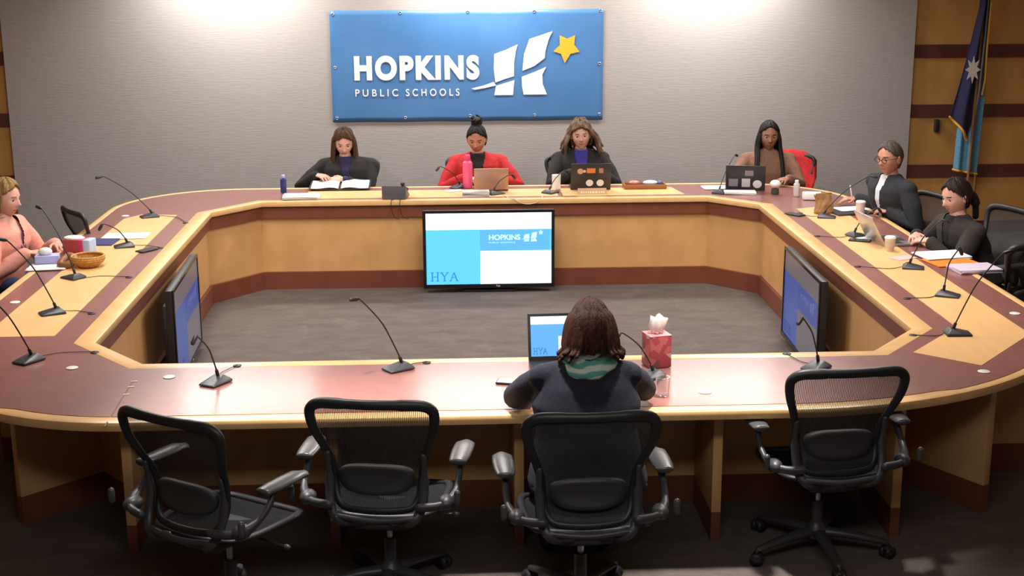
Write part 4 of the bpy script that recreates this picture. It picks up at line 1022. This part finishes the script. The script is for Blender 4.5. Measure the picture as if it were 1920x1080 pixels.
# white headset cable over the far edge
a = onz(958, 371)
tag(MB().tube(catmull([(a.x-.06, 11.26, TZ+.004), (a.x-.02, 11.14, TZ+.004), (a.x+.02, 11.08, TZ+.004), (a.x+.10, 11.065, TZ-.035), (a.x+.20, 11.072, TZ-.03), (a.x+.26, 11.15, TZ+.004), (a.x+.27, 11.3, TZ+.004)], 6), .0035, 6).build('charging_cable', mat('cream cable', (.75, .58, .48), .5), None, True), 'cream charging cable looping over the edge above the lit television', 'cable')
# tissue box near side
def tissuemat():
    m = mat('red floral card', (.5, .08, .08), .5); nt = m.node_tree; N = nt.nodes; L = nt.links
    tc = N.new('ShaderNodeTexCoord'); v = N.new('ShaderNodeTexVoronoi'); v.inputs['Scale'].default_value = 26
    rr = N.new('ShaderNodeValToRGB'); rr.color_ramp.interpolation = 'CONSTANT'; e = rr.color_ramp.elements; e[0].position = 0; e[0].color = (.42, .07, .08, 1); e[1].position = .45; e[1].color = (.55, .14, .13, 1)
    x = e.new(.62); x.color = (.55, .42, .36, 1); x = e.new(.74); x.color = (.2, .08, .06, 1)
    L.new(tc.outputs['Object'], v.inputs['Vector']); L.new(v.outputs['Color'], rr.inputs[0]); L.new(rr.outputs[0], N['Principled BSDF'].inputs['Base Color']); return m
t = empty('tissue_box', (.70, 6.42, TZ+.0012), math.radians(14), 'red patterned cube tissue box with a white tissue, right of the woman in navy', 'tissue box')
MB().box((0, 0, .081), (.112, .112, .16)).build('box_body', tissuemat(), t, bevel=.003)
MB().box((0, 0, .1618), (.114, .114, .003)).build('box_top', mat('pink card top', (.75, .32, .32), .5), t, bevel=.001)
m = MB(); rs = []
m.rings([(z+.03, a, b, c, d) for z, a, b, c, d in [(.132, 0, 0, .03, .02), (.15, 0, 0, .036, .028), (.175, 0.003, 0, .045, .034), (.20, .004, 0, .046, .03), (.216, .002, 0, .034, .02), (.222, 0, 0, .012, .008)]], 26)
rnd = random.Random(2); m.v = [v+V((math.sin(v.z*130+v.x*60)*.004, math.sin(v.x*210)*.006, .008*math.sin(v.x*150)*(v.z > .22))) for v in m.v]
m.build('tissue', mat('tissue paper', (.88, .82, .76), .9), t, True)
# drinking glass
gm = mat('clear glass', (.95, .93, .92), .05); gm.node_tree.nodes['Principled BSDF'].inputs['Transmission Weight'].default_value = .9; gm.node_tree.nodes['Principled BSDF'].inputs['IOR'].default_value = 1.3
t = empty('drinking_glass', P(1242, 742), 0, 'small clear drinking glass at the right elbow of the woman in navy', 'glass')
MB().lathe([(.026, 0), (.028, .004), (.033, .09), (.030, .09), (.025, .01), (.0005, .009)], n=24).build('glass_body', gm, t, 'auto')
# ------------------------------------------------------------ red jacket over the chair of the braided woman
c_ = Matrix.Translation((2.76, 12.12, 0)) @ Matrix.Rotation(math.radians(168), 4, 'Z') @ Matrix.Scale(.9, 4)
m = MB(); vs = []; NU, NV = 18, 14
prof = [(.045, .52), (.05, .62), (.045, .74), (.035, .86), (.03, .96), (.012, 1.02), (-.02, 1.035), (-.05, 1.02), (-.06, .95), (-.062, .84), (-.064, .72), (-.068, .60), (-.07, .52), (-.072, .44)]
for j, (dy, z) in enumerate(prof):
    for i in range(NU+1):
        u = -1+2*i/NU; hw = (.285 if z > .8 else .26+.03*math.sin(z*9)); zz = z-(.10*abs(u)**3 if z > .8 else .0)+.006*math.sin(i*1.9+j)
        x = u*hw; vs.append((x, backY(min(abs(x), .24), z)+dy*(1.0+.12*math.sin(i*2.3)), zz))
m.add(vs, [(j*(NU+1)+i, j*(NU+1)+i+1, (j+1)*(NU+1)+i+1, (j+1)*(NU+1)+i) for j in range(len(prof)-1) for i in range(NU)], T=c_)
o = m.build('jacket', cloth('bright red jacket', (.55, .02, .02)), None, True); o.modifiers.new('s', 'SOLIDIFY').thickness = .012
tag(o, 'bright red jacket hung over the chair of the woman with braids', 'jacket')
# ------------------------------------------------------------ flags
def flag(x, y, label, navy=True, topz=2.62, lean=0.0, seed=1):
    t = empty('flag', (x, y, 0), 0, label, 'flag', 'flags on poles by the panelled wall')
    MB().lathe([(.13, 0), (.13, .02), (.05, .035), (.035, .06), (.02, .07)], n=24).build('stand', mat('flag stand brass', (.4, .25, .08), .35, .8), t, 'auto')
    MB().tube([(0, 0, .05), (lean*.5, 0, 1.4), (lean, 0, topz)], .013, 10).build('pole', mat('oak pole', (.28, .14, .05), .4), t, True)
    MB().lathe([(.02, topz), (.025, topz+.02), (.012, topz+.04), (.02, topz+.07), (.001, topz+.14)], (lean, 0, 0), 12).build('finial', mat('gold finial', (.7, .45, .1), .3, .9), t, True)
    return t
def drape(t, outline_l, outline_r, z0, z1, mats, colfn, y0=-.03, folds=3.2, amp=.035, name='cloth', nu=26, nv=60, fringe=True, seed=0):
    m = MB(); vs = []
    def gx(tab, z):
        tab = sorted(tab)
        if z <= tab[0][0]: return tab[0][1]
        for (a, xa), (b, xb) in zip(tab, tab[1:]):
            if z <= b: return xa+(xb-xa)*(z-a)/(b-a)
        return tab[-1][1]
    def zb(u): return z0(u)
    for j in range(nv+1):
        for i in range(nu+1):
            u = i/nu; zz = zb(u)+(z1-zb(u))*j/nv; xl, xr = gx(outline_l, zz), gx(outline_r, zz)
            f = math.sin(u*folds*2*PI+seed+zz*.6); vs.append((xl+(xr-xl)*u, y0+amp*f-.02*math.sin(u*PI), zz))
    fs = []; ms = []
    for j in range(nv):
        for i in range(nu):
            fs.append((j*(nu+1)+i, j*(nu+1)+i+1, (j+1)*(nu+1)+i+1, (j+1)*(nu+1)+i)); ms.append(colfn((i+.5)/nu, sum(vs[q][2] for q in fs[-1])/4, sum(vs[q][0] for q in fs[-1])/4))
    b = MB(); b.v = [V(v) for v in vs]; b.f = [list(f) for f in fs]; b.m = ms
    o = b.build(name, mats, t, True); o.modifiers.new('s', 'SOLIDIFY').thickness = .004
    if fringe:
        fr = MB(); fr.tube([V(vs[i])+V((0, -.004, 0)) for i in range(nu+1)], .014, 6, flat=.7); fr.build('fringe', mat('gold fringe', (.75, .38, .04), .8), o, True)
    return o
M['f_navy'] = cloth('navy flag silk', (.022, .022, .075)); M['f_white'] = cloth('white flag silk', (.75, .72, .68), .9)
M['f_sky'] = cloth('sky blue flag silk', (.13, .33, .50)); M['f_gold'] = mat('gold edge', (.75, .38, .04), .8); M['f_slate'] = cloth('slate flag silk', (.16, .16, .18))
YF = 12.72
fx = lambda px, py: ony(px, py, YF-.06)
t = flag(fx(1838, 20).x+.02, YF, 'navy flag with a white star and gold fringe on a pole by the panelled wall', lean=.04)
X0 = t.location.x
cx = lambda px, py=200: fx(px, py).x-X0; cz = lambda py: fx(1830, py).z
zz = lambda py: cz(py)
drape(t, [(zz(235), cx(1787)), (zz(220), cx(1786)), (zz(160), cx(1800)), (zz(100), cx(1812)), (zz(15), cx(1826)), (zz(-40), cx(1828))],
      [(zz(260), cx(1822)), (zz(220), cx(1828)), (zz(100), cx(1833)), (zz(15), cx(1838)), (zz(-40), cx(1840))],
      lambda u: zz(220)+(zz(265)-zz(220))*u, zz(-40), [M['f_navy'], M['f_white']], lambda u, z, x: 0, folds=1.2, amp=.03)
# the eight-pointed star sewn on the navy cloth
sc_ = (cx(1816), zz(130)); st = []
for i in range(16):
    r = .12 if i % 2 == 0 else .06; a = PI*i/8; st.append((sc_[0]+r*.62*math.sin(a), sc_[1]+r*1.05*math.cos(a)))
m = MB(); n = 16; m.add([(x, -.105, z) for x, z in st]+[(x, -.10, z) for x, z in st], [tuple(range(n)), tuple(range(2*n-1, n-1, -1))]+[(i, n+i, n+(i+1) % n, (i+1) % n) for i in range(n)]); m.build('star', M['f_white'], t)
# vertical gold edge of the cloth next to the pole
MB().tube([(cx(1846)-.0, -.03, zz(5)), (cx(1843), -.05, zz(90)), (cx(1844), -.05, zz(150)), (cx(1841), -.04, zz(178))], .009, 8).build('gold_cord', M['f_gold'], t, True)
t2 = flag(fx(1842, 200).x+.06, YF+.13, 'sky blue flag with gold fringe hanging behind the navy flag', lean=.0, topz=2.58)
X0 = t2.location.x
drape(t2, [(zz(330), cx(1806)), (zz(250), cx(1808)), (zz(180), cx(1825)), (zz(60), cx(1838)), (zz(0), cx(1842))],
      [(zz(330), cx(1850)), (zz(190), cx(1854)), (zz(150), cx(1854)), (zz(60), cx(1852)), (zz(0), cx(1850))],
      lambda u: zz(322)+(zz(330)-zz(322))*u, zz(0), [M['f_sky'], M['f_slate']], lambda u, z, x: 1 if z > zz(185) or (.35 < u < .6 and z > zz(240)) else 0, y0=-.055, folds=2.2, amp=.022, seed=2)
# wall bracket on the panelled wall
p = ony(1757, 236, YB)
tag(MB().box((p.x, YB+.015, p.z), (.04, .05, .12)).build('door_catch', M['black'], bevel=.004), 'small black fitting on the panelled wall left of the flags', 'fitting')
